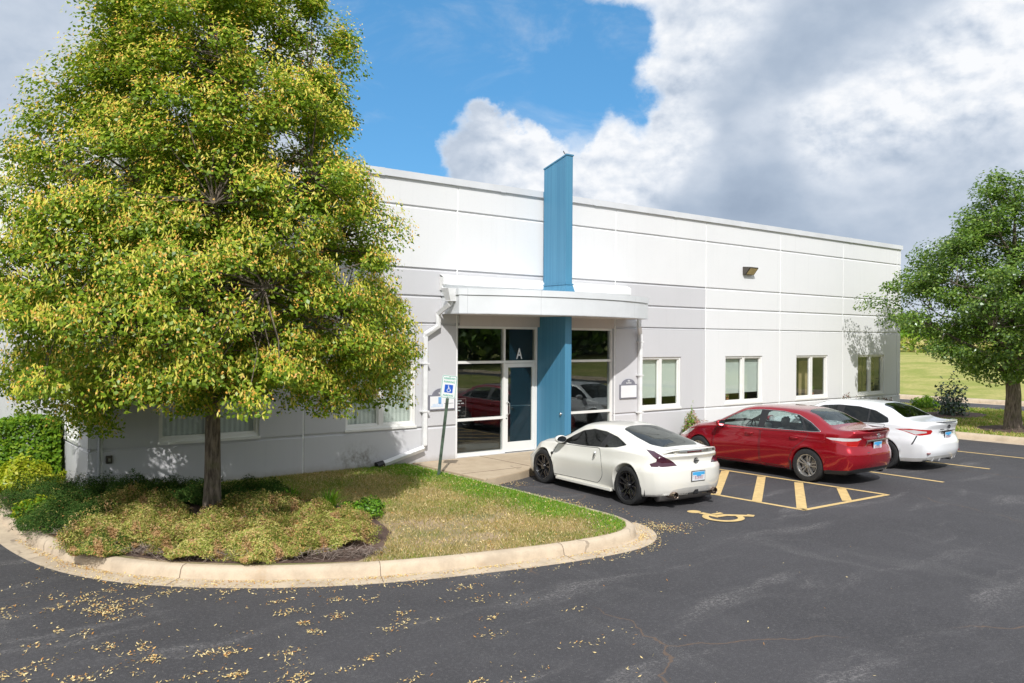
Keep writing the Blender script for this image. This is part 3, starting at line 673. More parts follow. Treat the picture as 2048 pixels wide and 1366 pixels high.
# --- blue blade pylon
mb = MB(); px0, px1, py0 = 13.04, 13.24, 14.66
pyb = D-.13
for z0_, za, zb2, yb_ in ((.15, 4.0, 4.0, D+.19), (3.98, 7.22, 7.0, pyb)):
    v = [(px0,py0,z0_),(px1,py0,z0_),(px1,yb_,z0_),(px0,yb_,z0_),(px0,py0,za),(px1,py0,za),(px1,yb_,zb2),(px0,yb_,zb2)]
    e9 = 0 if z0_ < 1 else .002
    v = [(x-(e9 if x == px0 else -e9), y-(e9 if y == py0 else 0), z) for x, y, z in v]
    mb.raw(v, [(0,3,2,1),(4,5,6,7),(0,1,5,4),(1,2,6,5),(2,3,7,6),(3,0,4,7)])
py = bpart(mb, 'blade_pylon', 'blue')
mb = MB()
for z in (6.40,): mb.box(13.08, 13.20, pyb-.01, D+.05, z-.06, z+.06)
bpart(mb, 'fixing_bracket', 'blue', py)
mb = MB(); mb.raw([(px0-.02,py0-.02,7.215),(px1+.02,py0-.02,7.215),(px1+.02,pyb+.01,6.985),(px0-.02,pyb+.01,6.985),(px0-.02,py0-.02,7.245),(px1+.02,py0-.02,7.245),(px1+.02,pyb+.01,7.015),(px0-.02,pyb+.01,7.015)],
                  [(0,3,2,1),(4,5,6,7),(0,1,5,4),(1,2,6,5),(2,3,7,6),(3,0,4,7)]); bpart(mb, 'cap', 'blue', py)
mb = MB(); z0, z1 = 3.96, 4.16; e0 = .06
mb.raw([(px0-e0,py0-e0,z0),(px1+e0,py0-e0,z0),(px1+e0,D-.01,z0),(px0-e0,D-.01,z0),(px0-.012,py0-.012,z1),(px1+.012,py0-.012,z1),(px1+.012,D-.01,z1),(px0-.012,D-.01,z1)],
       [(0,3,2,1),(4,5,6,7),(0,1,5,4),(1,2,6,5),(2,3,7,6),(3,0,4,7)])
mb.box(px0-.03,px1+.03,py0-.03,D-.012,z1,z1+.03); bpart(mb, 'base_flashing', 'blue', py)
mb = MB(); mb.lathe([(py0+.10,.001),(py0+.10-.0,.03)], 'y', (px0,0,1.2), 10)
mb = MB(); mb.lathe([(0,.034),(-.02,.034),(-.045,.024),(-.05,.001)], 'x', (px0,14.78,1.10), 14); bpart(mb, 'hose_outlet', 'chrome', py, smooth=True)
mb = MB(); mb.tube([(px0+.02,14.72,7.24),(px0+.0,14.76,7.30),(px0+.03,14.80,7.33)], .012, 5); bpart(mb, 'bracket', 'black', py)
# --- canopy with a curved metal fascia
cxc = 13.08; arc = []
for i in range(41):
    tt = i/40; x = 10.14+(16.02-10.14)*tt; y = 14.82-.72*(1-((x-cxc)/2.94)**2); arc.append((x, y))
cpoly = [(10.20, D-.005)]+arc+[(16.04, D-.005)]
mb = MB(); ca = MB()
def ribbon(mb, pts, z0, z1, off):
    q = []
    for i, (x, y) in enumerate(pts):
        a = pts[max(i-1,0)]; b_ = pts[min(i+1,len(pts)-1)]; tx, ty = b_[0]-a[0], b_[1]-a[1]; l = math.hypot(tx, ty); q.append((x+ty/l*off, y-tx/l*off))
    n = len(q); V = [(x,y,z0) for x,y in q]+[(x,y,z1) for x,y in q]; mb.raw(V, [(i,i+1,n+i+1,n+i) for i in range(n-1)])
    return q
mb.prism(cpoly, 3.42, 3.93); canopy = bpart(mb, 'canopy', 'fascia')
mb = MB(); ribbon(mb, cpoly, 3.405, 3.80, .022); q = ribbon(mb, cpoly, 3.405, 3.42, .022)
mb.raw([(x,y,3.405) for x,y in q]+[(x,y,3.405) for x,y in cpoly], [(i,i+1,len(q)+i+1,len(q)+i) for i in range(len(q)-1)])
mb.raw([(x,y,3.80) for x,y in q]+[(x,y,3.80) for x,y in cpoly], [(i,i+1,len(q)+i+1,len(q)+i) for i in range(len(q)-1)])
bpart(mb, 'fascia_panel', 'fascia', canopy)
mb = MB(); q = ribbon(mb, cpoly, 3.815, 3.955, .045)
for z in (3.815, 3.955): mb.raw([(x,y,z) for x,y in q]+[(x,y,z) for x,y in cpoly], [(i,i+1,len(q)+i+1,len(q)+i) for i in range(len(q)-1)])
bpart(mb, 'edge_trim', 'fascia', canopy)
mb = MB()
for i in (1, 12, 34): 
    mb = MB(); x, y = arc[i]; a, b_ = arc[i-1], arc[i+1]; tx, ty = b_[0]-a[0], b_[1]-a[1]; l = math.hypot(tx, ty); tx, ty = tx/l, ty/l
    for off, z0, z1 in ((.0235,3.41,3.80),(.0465,3.82,3.953)):
        p1 = (x+ty*off-tx*.003, y-tx*off-ty*.003); p2 = (x+ty*off+tx*.003, y-tx*off+ty*.003)
        mb.raw([(*p1,z0),(*p2,z0),(*p2,z1),(*p1,z1)], [(0,1,2,3)])
    bpart(mb, 'seam', 'seam_grey', canopy)
mb = MB(); mb.prism([(x*.997+.04, y+.04) for x, y in cpoly[1:-1]]+[(16.0,D-.01),(10.24,D-.01)], 3.4085, 3.419); bpart(mb, 'soffit', 'soffit', canopy)
# raised flashing on the wall behind the canopy
mb = MB(); mb.box(10.12, 16.06, D-.16, D-.003, 4.07, 4.24); mb.raw([(10.12,D-.155,4.238),(16.06,D-.155,4.238),(16.06,D-.003,4.30),(10.12,D-.003,4.30)], [(0,1,2,3)])
mb.box(10.12,16.06,D-.1,D-.004,3.95,4.07); bpart(mb, 'wall_flashing', 'trim')
# --- rainwater leaders
mb = MB(); mb.box(9.98,10.14,14.95,15.13,3.68,3.96); mb.raw([(9.90,14.93,3.96),(10.16,14.93,3.96),(10.16,15.2,3.96),(9.90,15.2,3.96),(9.98,14.95,3.70),(10.14,14.95,3.70),(10.14,15.13,3.70),(9.98,15.13,3.70)], [(0,1,5,4),(1,2,6,5),(2,3,7,6),(3,0,4,7)])
gl_ = bpart(mb, 'downspout', 'leader')
def leader(name, pts, parent, hw=.05, hd=.04):
    mb = MB(); mb.tube(pts, [.068]*len(pts), 4); return bpart(mb, name, 'leader', parent, bevel=.006)
leader('pipe', [(10.06,15.05,3.72),(10.06,15.08,3.62),(10.05,D-.07,3.42),(10.05,D-.07,3.14),(9.72,D-.07,2.95),(9.71,D-.07,2.9),(9.71,D-.07,.52),(9.68,D-.09,.46),(8.62,D-.13,.20)], gl_)
mb = MB(); mb.tube([(8.66,D-.13,.215),(8.50,D-.13,.17)], [.075,.095], 10); bpart(mb, 'outlet_boot', 'black', gl_)
for z in (1.25, 2.3): mb = MB(); mb.box(9.62,9.80,D-.13,D-.002,z,z+.03); bpart(mb, 'strap', 'leader', gl_)
g2_ = leader('downspout', [(16.22,15.30,3.42),(16.22,15.30,3.22),(16.50,D-.07,3.05),(16.52,D-.07,2.95),(16.52,D-.07,.20)], B)
for z in (.9, 1.9, 2.8): mb = MB(); mb.box(16.43,16.61,D-.13,D-.002,z,z+.03); bpart(mb, 'strap', 'leader', g2_)
mb = MB(); mb.tube([(3.19,D-.03,.15),(3.19,D-.03,6.2)], .022, 8); bpart(mb, 'conduit', 'conduit_grey')
mb = MB(); mb.box(3.30,3.40,D-.045,D,.66,.80); ob = bpart(mb, 'outlet_box', 'bronze', bevel=.006)
mb = MB(); mb.box(3.33,3.365,D-.058,D-.044,.70,.75); bpart(mb, 'outlet_cover', 'chrome', ob)
# ================================================================== SIGNS AND LAMP ON THE WALL
def suite_sign(x0, x1, z0, z1, letter, label, content):
    e = empty('suite_sign', ((x0+x1)/2, D, z0), 0, label, 'sign', 'suite signs beside the doors')
    Ei = Matrix.Translation((-(x0+x1)/2, -D, -z0))
    def P(o): o.parent = e; o.matrix_parent_inverse = Ei; return o
    mb = MB(); mb.box(x0,x1,D-.035,D-.002,z0,z1); P(mb.build('sign_frame', 'sign_grey', bevel=.004))
    mb = MB(); mb.box(x0+.03,x1-.03,D-.040,D-.034,z0+.03,z1-.03); P(mb.build('sign_face', 'sign_white'))
    cx = (x0+x1)/2; rr = .235; n = 20
    pts = [(cx+rr*math.cos(a)*1.05, z1+.145*math.sin(a)) for a in np.linspace(0, math.pi, n)]
    mb = MB(); V = [(x, D-.032, z) for x, z in pts]+[(x, D-.003, z) for x, z in pts]
    mb.raw(V, [tuple(range(n)), tuple(range(n,2*n))[::-1]]+[(i,(i+1)%n,n+(i+1)%n,n+i) for i in range(n)]); P(mb.build('arched_header', 'sign_grey'))
    P(text('number', '720', .058, 'white_ink', (cx, D-.0345, z1+.092), RX, bold=True)); P(text('suite_name', 'SUITE '+letter, .056, 'white_ink', (cx, D-.0345, z1+.034), RX, bold=True))
    if content:
        mb = MB(); yy = D-.0415
        for (a, b_, c, e_, mi) in ((.27,.36,.16,.31,0),(.30,.33,.14,.18,1)): mb.box(x0+a*.9,x0+b_*.9,yy,yy+.001,z0+c-.02,z0+e_-.02,mi)
        for i in range(9):
            h = random.uniform(.03,.09); mb.box(x0+.06+i*.035,x0+.085+i*.035,yy-.0004,yy+.001,z0+.07,z0+.07+h,1)
        for i in range(14): mb.box(x0+.40+i*.018,x0+.412+i*.018,yy,yy+.001,z0+.135,z0+.150,2)
        P(mb.build('logo', ['logo_blue','logo_pale','sign_grey']))
    return e
M['sign_grey'] = plain('sign_grey', (.20,.20,.24), .5); M['sign_white'] = plain('sign_white', (.80,.80,.82), .5, 0, 0, .01)
M['logo_blue'] = plain('logo_blue', (.18,.38,.66), .5); M['logo_pale'] = plain('logo_pale', (.55,.66,.82), .5)
suite_sign(9.84, 10.54, 1.27, 1.61, 'A', 'grey framed suite sign with blue logo beside the left door, behind the leaning pole', True)
suite_sign(15.80, 16.45, 1.30, 1.68, 'B', 'grey framed suite sign with blank white face and arched header, right of the entrance', False)
lobby = empty('lobby_directory', (10.86, D+.25, 1.05), 0, 'small black directory board in metal frame behind the left storefront glass', 'sign')
Ei = Matrix.Translation((-10.86, -D-.25, -1.05))
mb = MB(); mb.box(10.69,11.03,D+.24,D+.26,1.07,1.49); o = mb.build('frame', 'chrome'); o.parent = lobby; o.matrix_parent_inverse = Ei
mb = MB(); mb.box(10.71,11.01,D+.235,D+.239,1.09,1.47); o = mb.build('board', 'black'); o.parent = lobby; o.matrix_parent_inverse = Ei
mb = MB()
for k, (z, segs) in enumerate(((1.43,[(0,.16)]),(1.37,[(0,.11),(.14,.22)]),(1.29,[(.0,.04),(.06,.13)]),(1.21,[(0,.03),(.05,.12)]))):
    for a, b_ in segs: mb.box(10.74+a,10.74+b_,D+.232,D+.236,z-.012,z+.012)
o = mb.build('lettering', 'white_ink'); o.parent = lobby; o.matrix_parent_inverse = Ei
pic = MB(); pic.box(11.25,11.75,D+2.2,D+2.22,1.35,2.2); o = tag(pic.build('wall_picture', 'picture_dark'), 'dark framed picture hanging on the far wall of the lobby', 'picture')
# lamp
L = empty('wall_lamp', (21.28, D, 4.9), 0, 'bronze wall pack lamp with amber lens high on the white wall', 'lamp')
Ei = Matrix.Translation((-21.28, -D, -4.9))
mb = MB(); V = []
for x in (21.06, 21.50): V += [(x,D,4.88),(x,D,5.12),(x,D-.26,5.10),(x,D-.26,5.075),(x,D-.10,4.88)]
mb.raw(V, [(0,1,2,3,4),(9,8,7,6,5),(0,5,6,1),(1,6,7,2),(2,7,8,3),(4,9,5,0),(3,8,9,4)])
o = mb.build('housing', 'bronze', bevel=.008); o.parent = L; o.matrix_parent_inverse = Ei
a = Vector((0,-.26,5.065)); b_ = Vector((0,-.105,4.89)); nn = Vector((0,-.175,-.155)).normalized()*-.0 
mb = MB(); off = Vector((0,-.175,-.155)).normalized(); off = Vector((0,-.75,-.66)).normalized()*.004
mb.raw([(21.10,D+a.y+off.y,a.z+off.z),(21.46,D+a.y+off.y,a.z+off.z),(21.46,D+b_.y+off.y,b_.z+off.z),(21.10,D+b_.y+off.y,b_.z+off.z)], [(0,1,2,3)])
o = mb.build('lens', 'amber_lens'); o.parent = L; o.matrix_parent_inverse = Ei
# reserved parking sign on a leaning post
SG = empty('parking_sign', (9.0, 13.86, .145), 0, 'green bordered white reserved parking sign on leaning green metal post by the walk', 'sign')
lean = Matrix.Rotation(R(-6.2), 4, Vector((.79,-.61,0)).cross(Vector((0,0,-1)))*-1)
zx = Matrix.Rotation(R(-30), 4, 'Z')
mt = lean @ zx
mb = MB()   # U-channel post, holes suggested by bolts
mb.box(-.030,.030,.0,.006,-.05,1.75); mb.box(-.030,-.025,.006,.032,-.05,1.75); mb.box(.025,.030,.006,.032,-.05,1.75); mb.xf(mt); o = mb.build('post', 'post_green', SG)
W2, H0, H1, RR = .152, 1.545, 2.0, .04
def rrect(w_, z0, z1, rr, n=6):
    pts = []
    for cx, cz, a0 in ((w_-rr, z1-rr, 0), (-w_+rr, z1-rr, 90), (-w_+rr, z0+rr, 180), (w_-rr, z0+rr, 270)):
        for i in range(n+1): a = R(a0+90*i/n); pts.append((cx+rr*math.cos(a), cz+rr*math.sin(a)))
    return pts
def plate(pts, y0, y1):
    n = len(pts); mb = MB(); mb.raw([(x,y0,z) for x, z in pts]+[(x,y1,z) for x, z in pts], [tuple(range(n)), tuple(range(n,2*n))[::-1]]+[(i,(i+1)%n,n+(i+1)%n,n+i) for i in range(n)]); return mb
o1 = plate(rrect(W2,H0,H1,RR), -.006, -.0025).xf(mt).build('panel', 'sign_white', SG)
mb = MB(); po, pi = rrect(W2-.008,H0+.008,H1-.008,RR-.006), rrect(W2-.017,H0+.017,H1-.017,RR-.014); n = len(po)
mb.raw([(x,-.0068,z) for x, z in po]+[(x,-.0068,z) for x, z in pi], [(i,(i+1)%n,n+(i+1)%n,n+i) for i in range(n)]); mb.xf(mt); mb.build('border', 'sign_green', o1)
plate(rrect(.082,1.655,1.815,.012), -.0075, -.0065).xf(mt).build('blue_square', 'sign_blue', o1)
def stext(name, s_, size, m, x, z, par=o1): 
    o = text(name, s_, size, m, (0,0,0), Matrix.Identity(4), bold=True); o.matrix_world = Matrix.Identity(4)
    o.data.transform(mt @ Matrix.Translation((x,-.0078,z)) @ RX); o.parent = par; return o
stext('wording', 'RESERVED', .050, 'sign_green', 0, 1.935); stext('wording', 'PARKING', .053, 'sign_green', 0, 1.868); stext('wording', 'PARKING', .048, 'sign_green', 0, 1.60)
mb = MB()   # access symbol
mb.lathe([(-.0092,.0001),(-.0092,.011)], 'y', (-.008,0,1.788), 12); yy = -.0092
ro = [(.002+.036*math.cos(a), 1.705+.036*math.sin(a)) for a in np.linspace(R(100), R(375), 18)]; ri = [(.002+.026*math.cos(a), 1.705+.026*math.sin(a)) for a in np.linspace(R(100), R(375), 18)]
for i in range(17): mb.raw([(ro[i][0],yy,ro[i][1]),(ro[i+1][0],yy,ro[i+1][1]),(ri[i+1][0],yy,ri[i+1][1]),(ri[i][0],yy,ri[i][1])], [(0,1,2,3)])
for poly in ([(-.014,1.775),(-.002,1.775),(.0,1.725),(-.012,1.725)], [(-.006,1.757),(.026,1.757),(.026,1.749),(-.006,1.749)], [(-.012,1.737),(.030,1.737),(.030,1.727),(-.012,1.727)], [(.022,1.737),(.031,1.737),(.050,1.688),(.040,1.685)]):
    mb.raw([(x,yy-.0003,z) for x, z in poly], [tuple(range(4))])
mb.xf(mt); mb.build('symbol', 'white_ink', o1)
mb = MB()
for z in (1.97, 1.565): mb.lathe([(-.012,.0001),(-.0115,.007),(-.007,.009)], 'y', (0,0,z), 8)
mb.xf(mt); mb.build('bolt', 'bronze', o1)
disc('sign_dirt', 9.0, 13.8, .30, .26, .1475, 'mulch', 18)
# ================================================================== TREES AND PLANTS
def limb_path(a, b_, sag=.0, n=6, jit=.06):
    a, b_ = Vector(a), Vector(b_); pts = []
    L_ = (b_-a).length
    for i in range(n+1):
        t_ = i/n; p = a.lerp(b_, t_); p.z += sag*math.sin(math.pi*t_)*L_
        if 0 < i < n: p += Vector((random.uniform(-1,1),random.uniform(-1,1),random.uniform(-.6,.6)))*jit*L_*.5
        pts.append(p)
    return pts
def rand_unit(n): return unit(RNG.normal(size=(n,3)))
def make_tree(name, base, prof, nclump, per, leafL, mats, fr, label, trunk_r, fork_z, clump_r, accept, trunk_top=None, ec=(1,1), droop=.25, offs=(0,0), nlimb=10, seedv=1, group=None, shell=.55):
    """prof: (z, radius) envelope above the ground; mats leaf kinds with fractions fr"""
    random.seed(seedv); rng = np.random.default_rng(seedv)
    T = empty(name, base, 0, label, 'tree', group)
    zs = np.array([p[0] for p in prof]); rs = np.array([p[1] for p in prof]); H = zs[-1]
    C = []; tries = 0
    wts = rs**1.6
    while len(C) < nclump and tries < nclump*60:
        tries += 1
        z = rng.uniform(zs[0], H)
        rr = np.interp(z, zs, rs)
        if rng.uniform() > (rr/rs.max())**1.2: continue
        th = rng.uniform(0, 2*math.pi); k = rng.uniform(shell, 1)**.6 if rng.uniform() < .78 else rng.uniform(.1, shell)
        lump = 1 + (.15 if len(mats) > 1 else .20)*math.sin(3*th+z*1.3+seedv) + .07*math.sin(5*th-z*2.1)
        x = offs[0]*z/H + rr*k*lump*math.cos(th)*ec[0]; y = offs[1]*z/H + rr*k*lump*math.sin(th)*ec[1]
        if accept and not accept(base[0]+x, base[1]+y, base[2]+z, clump_r): continue
        if C and min(((x-c[0])**2+(y-c[1])**2+(z-c[2])**2*1.6) for c in C[-250:]) < (clump_r*.42)**2: continue
        C.append((x, y, z))
    C = np.array(C)
    # wood
    mb = MB(); tt = trunk_top or H*.86
    tp = [(0,0,-.1),(.0,.0,.12),(.01,.01,.5)]+[(offs[0]*z/H+random.uniform(-.05,.05), offs[1]*z/H+random.uniform(-.05,.05), z) for z in np.linspace(fork_z*.8, tt, 7)]
    tr = [trunk_r*1.45, trunk_r*1.15, trunk_r]+list(np.linspace(trunk_r*.93, .025, 7)); tr[3] = trunk_r*.9
    mb.tube(tp, tr, 14)
    limbs = []
    for i in range(nlimb):
        z0 = fork_z + (tt-fork_z)*(i/nlimb)**1.25*.8; th = i*2.4+random.uniform(-.3,.3)
        zt = min(H*.97, z0 + random.uniform(.9, 1.9)); rr = np.interp(zt, zs, rs)*.72
        e_ = (offs[0]*zt/H+rr*math.cos(th)*ec[0], offs[1]*zt/H+rr*math.sin(th)*ec[1], zt)
        if accept and not accept(base[0]+e_[0], base[1]+e_[1], base[2]+e_[2], .1): continue
        k = np.interp(z0, [p[2] for p in tp[2:]], tr[2:]) if z0 < tt else .03
        a0 = (offs[0]*z0/H, offs[1]*z0/H, z0); pp = limb_path(a0, e_, .06, 7, .07); k0 = max(.03, k*.55)
        mb.tube(pp, list(np.linspace(k0, .012, len(pp))), 7); limbs.append(pp)
    allp = [p for l_ in limbs for p in l_[2:]]+[Vector(p) for p in tp[4:]]
    A = np.array([tuple(p) for p in allp])
    for c in C[::1]:
        dd = ((A-c)**2).sum(1) + np.where(A[:,2] > c[2]+.1, 1.5, 0); j = int(dd.argmin())
        mb.tube(limb_path(allp[j], c, .03, 3, .12), [.016,.012,.008,.005], 4, cap=False)
    mb.build('trunk', 'bark', T, smooth=True)
    # leaves
    n = len(C)*per; ci = np.repeat(np.arange(len(C)), per)
    u_ = rng.normal(size=(n,3)); u_ = unit(u_); rad = rng.uniform(0,1,n)**.45
    cr = clump_r*rng.uniform(.65,1.35,len(C))[ci]
    P = C[ci] + u_*rad[:,None]*cr[:,None]*np.array([1,1,.62])
    rxy = np.hypot(P[:,0]-C[ci][:,0], P[:,1]-C[ci][:,1]); P[:,2] -= droop*rxy**2/clump_r
    outw = C[ci]-np.array([0,0,H*.40]); outw = unit(outw)
    N = unit(u_*.55 + outw*.55 + np.array([0,0,.75]) + rng.normal(size=(n,3))*.55)
    keep = np.ones(n, bool)
    if accept: keep = ~((P[:,1]+base[1] > D-.12) & (P[:,0]+base[0] > X0-.12) & (P[:,2]+base[2] < 6.7) & (P[:,0]+base[0] < X1+.1))
    kind = rng.choice(len(mats), n, p=fr)
    top = (u_[:,2]*rad > -.25) | (rng.uniform(size=n) < .35)
    kind = np.where((kind > 0) & ~top, 0, kind)
    if len(mats) > 1:
        bl = np.sin(P[:,0]*17+P[:,2]*9)+np.sin(P[:,1]*19-P[:,2]*13)+np.sin((P[:,0]-P[:,1])*11+P[:,2]*15)
        kind = np.where((kind > 0) & (bl < -.45) & (rng.uniform(size=n) < .8), 0, kind)
    L_ = leafL*rng.uniform(.65,1.2,n); Wd = L_*rng.uniform(.55,.8,n)
    Dd = rng.normal(size=(n,3))+np.array([0,0,-.5])
    if len(mats) > 1:
        Wd = np.where(kind == 1, L_*.32, Wd); L_ = np.where(kind == 1, L_*1.15, L_); L_ = np.where(kind == 2, L_*.5, L_); Wd = np.where(kind == 2, L_*.8, Wd)
        Dd = np.where((kind == 1)[:,None], Dd*.6+np.array([0,0,-1.1]), Dd)
        P = P + np.where((kind > 0)[:,None], outw*.05+np.array([0,0,.03]), 0)
        N = np.where((kind > 0)[:,None], unit(outw*.8 + np.array([-.45,-.6,.5])[None]+rng.normal(size=(n,3))*.5), N)
    P, N, L_, Wd, Dd, kind = P[keep], N[keep], L_[keep], Wd[keep], Dd[keep], kind[keep]
    V, F = leaves(P, N, L_, Wd, .18, Dd)
    fast('crown', V, F, kind, mats, T)
    return T
def acc_big(x, y, z, cr):
    left = (x-4.22)*-.79+(y-12.85)*.61; near = -((x-4.22)*.61+(y-12.85)*.79)
    if z < 1.95+.10*math.sin(x*3)+(.25 if near > .8 else 0) and left < 1.5: return False
    if left < -2.8: return False
    if y > D-cr*.55 and x > X0-cr*.4 and z < 6.9: return False
    if y > D+2.4 and z < 6.9: return False
    return True
# large linden at the corner
make_tree('linden_tree', (4.22, 12.85, .14), [(1.5,2.0),(1.8,2.6),(2.1,2.95),(2.9,3.1),(3.7,3.0),(4.6,2.65),(5.4,2.4),(6.3,2.15),(7.1,1.85),(7.9,1.5),(8.5,1.0),(8.9,.4)],
          950, 390, .066, ['linden_leaf','linden_bract','linden_seed'], [.42,.38,.20], 'large linden full of yellow bracts growing in the juniper bed by the building corner', .125, 1.75, .37, acc_big, nlimb=22, seedv=5, droop=.45)
def acc_r(x, y, z, cr): return not (y > D-cr*.6 and z < 6.6 and x < X1+.2)
make_tree('pear_tree', (28.45, 10.85, .14), [(1.5,.8),(1.9,1.5),(2.4,2.4),(3.1,3.2),(3.9,3.5),(4.8,3.1),(5.8,2.45),(6.7,1.8),(7.4,1.2),(8.0,.4)],
          330, 240, .105, ['pear_leaf'], [1.0], 'green ornamental pear tree with dark trunk on the right grass island', .24, 1.35, .52, acc_r, nlimb=20, seedv=9, droop=.1, shell=.45)
# ================================================================== CARS
def pchip(xs, ys, x):
    xs = np.asarray(xs, float); ys = np.asarray(ys, float); x = np.clip(x, xs[0], xs[-1])
    h = np.diff(xs); dl = np.diff(ys)/h; m = np.zeros(len(xs)); m[0] = dl[0]; m[-1] = dl[-1]
    for i in range(1, len(xs)-1):
        if dl[i-1]*dl[i] > 0:
            w1 = 2*h[i]+h[i-1]; w2 = h[i]+2*h[i-1]; m[i] = (w1+w2)/(w1/dl[i-1]+w2/dl[i])
    i = np.clip(np.searchsorted(xs, x)-1, 0, len(h)-1); t_ = (x-xs[i])/h[i]
    return ys[i]*(1+2*t_)*(1-t_)**2 + m[i]*h[i]*t_*(1-t_)**2 + ys[i+1]*t_*t_*(3-2*t_) + m[i+1]*h[i]*t_*t_*(t_-1)
def tab(t_, s_): return float(pchip([p[0] for p in t_], [p[1] for p in t_], s_))
def bspl(ctrl, n):
    """quadratic b-spline through end points, n samples"""
    c = [ctrl[0]]+list(ctrl)+[ctrl[-1]]; out = []
    m = len(c)-2
    for k in range(n):
        u_ = k/(n-1)*m; i = min(int(u_), m-1); t_ = u_-i
        a = [.5*(1-t_)**2, .5*(1+2*t_-2*t_*t_), .5*t_*t_]
        p = [sum(a[j]*c[i+j][q] for j in range(3)) for q in (0,1)]
        if k == 0: p = list(ctrl[0])
        if k == n-1: p = list(ctrl[-1])
        out.append(tuple(p))
    return out
NS, NT_ = 16, 26
def car_section(sp, s_, arch=True):
    zs = tab(sp['sill'], s_); zl = zs
    if arch:
        for c, rr, zc in sp['arches']:
            dx = s_-c
            if abs(dx) < rr: zl = max(zl, zc+math.sqrt(max(rr*rr-dx*dx, 0)))
    wl, wm, zm = tab(sp['w_low'], s_), tab(sp['w_mid'], s_), tab(sp['z_mid'], s_)
    wsh, zsh = tab(sp['w_sh'], s_), tab(sp['z_sh'], s_)
    we, ze, zt = tab(sp['w_e'], s_), tab(sp['z_e'], s_), tab(sp['z_t'], s_)
    pts = [(0.0, zs+.03), (wl-.28, zs+.03), (wl-.10, max(zs+.02, zl-.0))]
    zb_ = tab(sp['z_b1'], s_) if 'z_b1' in sp else None
    for k in range(NS):
        z = zl+(zsh-zl)*k/(NS-1)
        ww = float(pchip([zs-.001, (zs+zm)*.5, zm, (zm+zsh)*.5, zsh+.001], [wl, (wl*.35+wm*.65), wm, wm*.45+wsh*.55, wsh], z))
        if 'crease' in sp:
            zc, amp = sp['crease'](s_); ww += amp*math.exp(-((z-zc)/.035)**2)
        if arch:
            for c, rr, zc in sp['arches']:
                q = math.hypot(s_-c, z-zc); ww += sp.get('lip', .012)*math.exp(-((q-rr)/.03)**2) + sp.get('flare', .0)*math.exp(-((q-rr)/.16)**2)
        if k == 0: ww -= .012
        pts.append((ww, z))
    top = bspl([(wsh, zsh), (wsh-.012, zsh+.022), (wsh+(we-wsh)*.35, zsh+(ze-zsh)*.36), (wsh+(we-wsh)*.75, zsh+(ze-zsh)*.78), (we, ze), (we-.05, ze+(zt-ze)*.40), (we*.62, ze+(zt-ze)*.86), (we*.3, zt-.002), (0, zt)], NT_)
    pts += top[1:]
    return pts
AXV = {(0,1): (Vector((1,0,0)), Vector((0,1,0))), (0,2): (Vector((1,0,0)), Vector((0,0,1))), (1,2): (Vector((0,1,0)), Vector((0,0,1))),
       'L': (Vector((.70711,-.70711,0)), Vector((0,0,1))), 'R': (Vector((-.70711,-.70711,0)), Vector((0,0,1)))}
def bisect_region(bm, faces_ok, ax, poly):
    """cut faces along the polygon, seen along the axis square to both of ax"""
    A, Bv = AXV[ax]; n = len(poly)
    ok = [f for f in bm.faces if faces_ok(f)]
    for i in range(n):
        p, q = poly[i], poly[(i+1) % n]
        dx, dy = q[0]-p[0], q[1]-p[1]; L_ = math.hypot(dx, dy)
        if L_ < 1e-6: continue
        lo = (min(p[0],q[0])-.02, min(p[1],q[1])-.02); hi = (max(p[0],q[0])+.02, max(p[1],q[1])+.02)
        fs = []
        for f in ok:
            if not f.is_valid: continue
            a = [v.co.dot(A) for v in f.verts]; b_ = [v.co.dot(Bv) for v in f.verts]
            if max(a) < lo[0] or min(a) > hi[0] or max(b_) < lo[1] or min(b_) > hi[1]: continue
            fs.append(f)
        if not fs: continue
        ge = set(fs)
        for f in fs: ge |= set(f.edges) | set(f.verts)
        r_ = bmesh.ops.bisect_plane(bm, geom=list(ge), dist=1e-5, plane_co=A*p[0]+Bv*p[1], plane_no=(A*-dy+Bv*dx).normalized())
        ok = [f for f in ok if f.is_valid]; have = set(ok)
        for g in r_['geom']:
            if isinstance(g, bmesh.types.BMFace) and g not in have: have.add(g); ok.append(g)
def round_poly(poly, r_=.03, n=3):
    out = []; m = len(poly)
    for i in range(m):
        p0, p, p1 = Vector(poly[i-1]), Vector(poly[i]), Vector(poly[(i+1) % m])
        a = (p0-p); b_ = (p1-p); ra = min(r_, a.length*.4); rb = min(r_, b_.length*.4)
        A, Bq = p+a.normalized()*ra, p+b_.normalized()*rb
        for k in range(n+1):
            t_ = k/n; q = A*(1-t_)**2+p*2*t_*(1-t_)+Bq*t_*t_; out.append((q.x, q.y))
    return out
def inset_poly(poly, dist):
    out = []; m = len(poly); area = sum(poly[i][0]*poly[(i+1)%m][1]-poly[(i+1)%m][0]*poly[i][1] for i in range(m)); sg = 1 if area > 0 else -1
    for i in range(m):
        p0, p, p1 = Vector(poly[i-1]), Vector(poly[i]), Vector(poly[(i+1) % m])
        e0 = (p-p0).normalized(); e1 = (p1-p).normalized(); n0 = Vector((-e0.y, e0.x))*sg; n1 = Vector((-e1.y, e1.x))*sg
        b_ = (n0+n1); b_ = b_.normalized() if b_.length > 1e-3 else n0; k = max(.4, b_.dot(n0)); q = p+b_*dist/k; out.append((q.x, q.y))
    return out
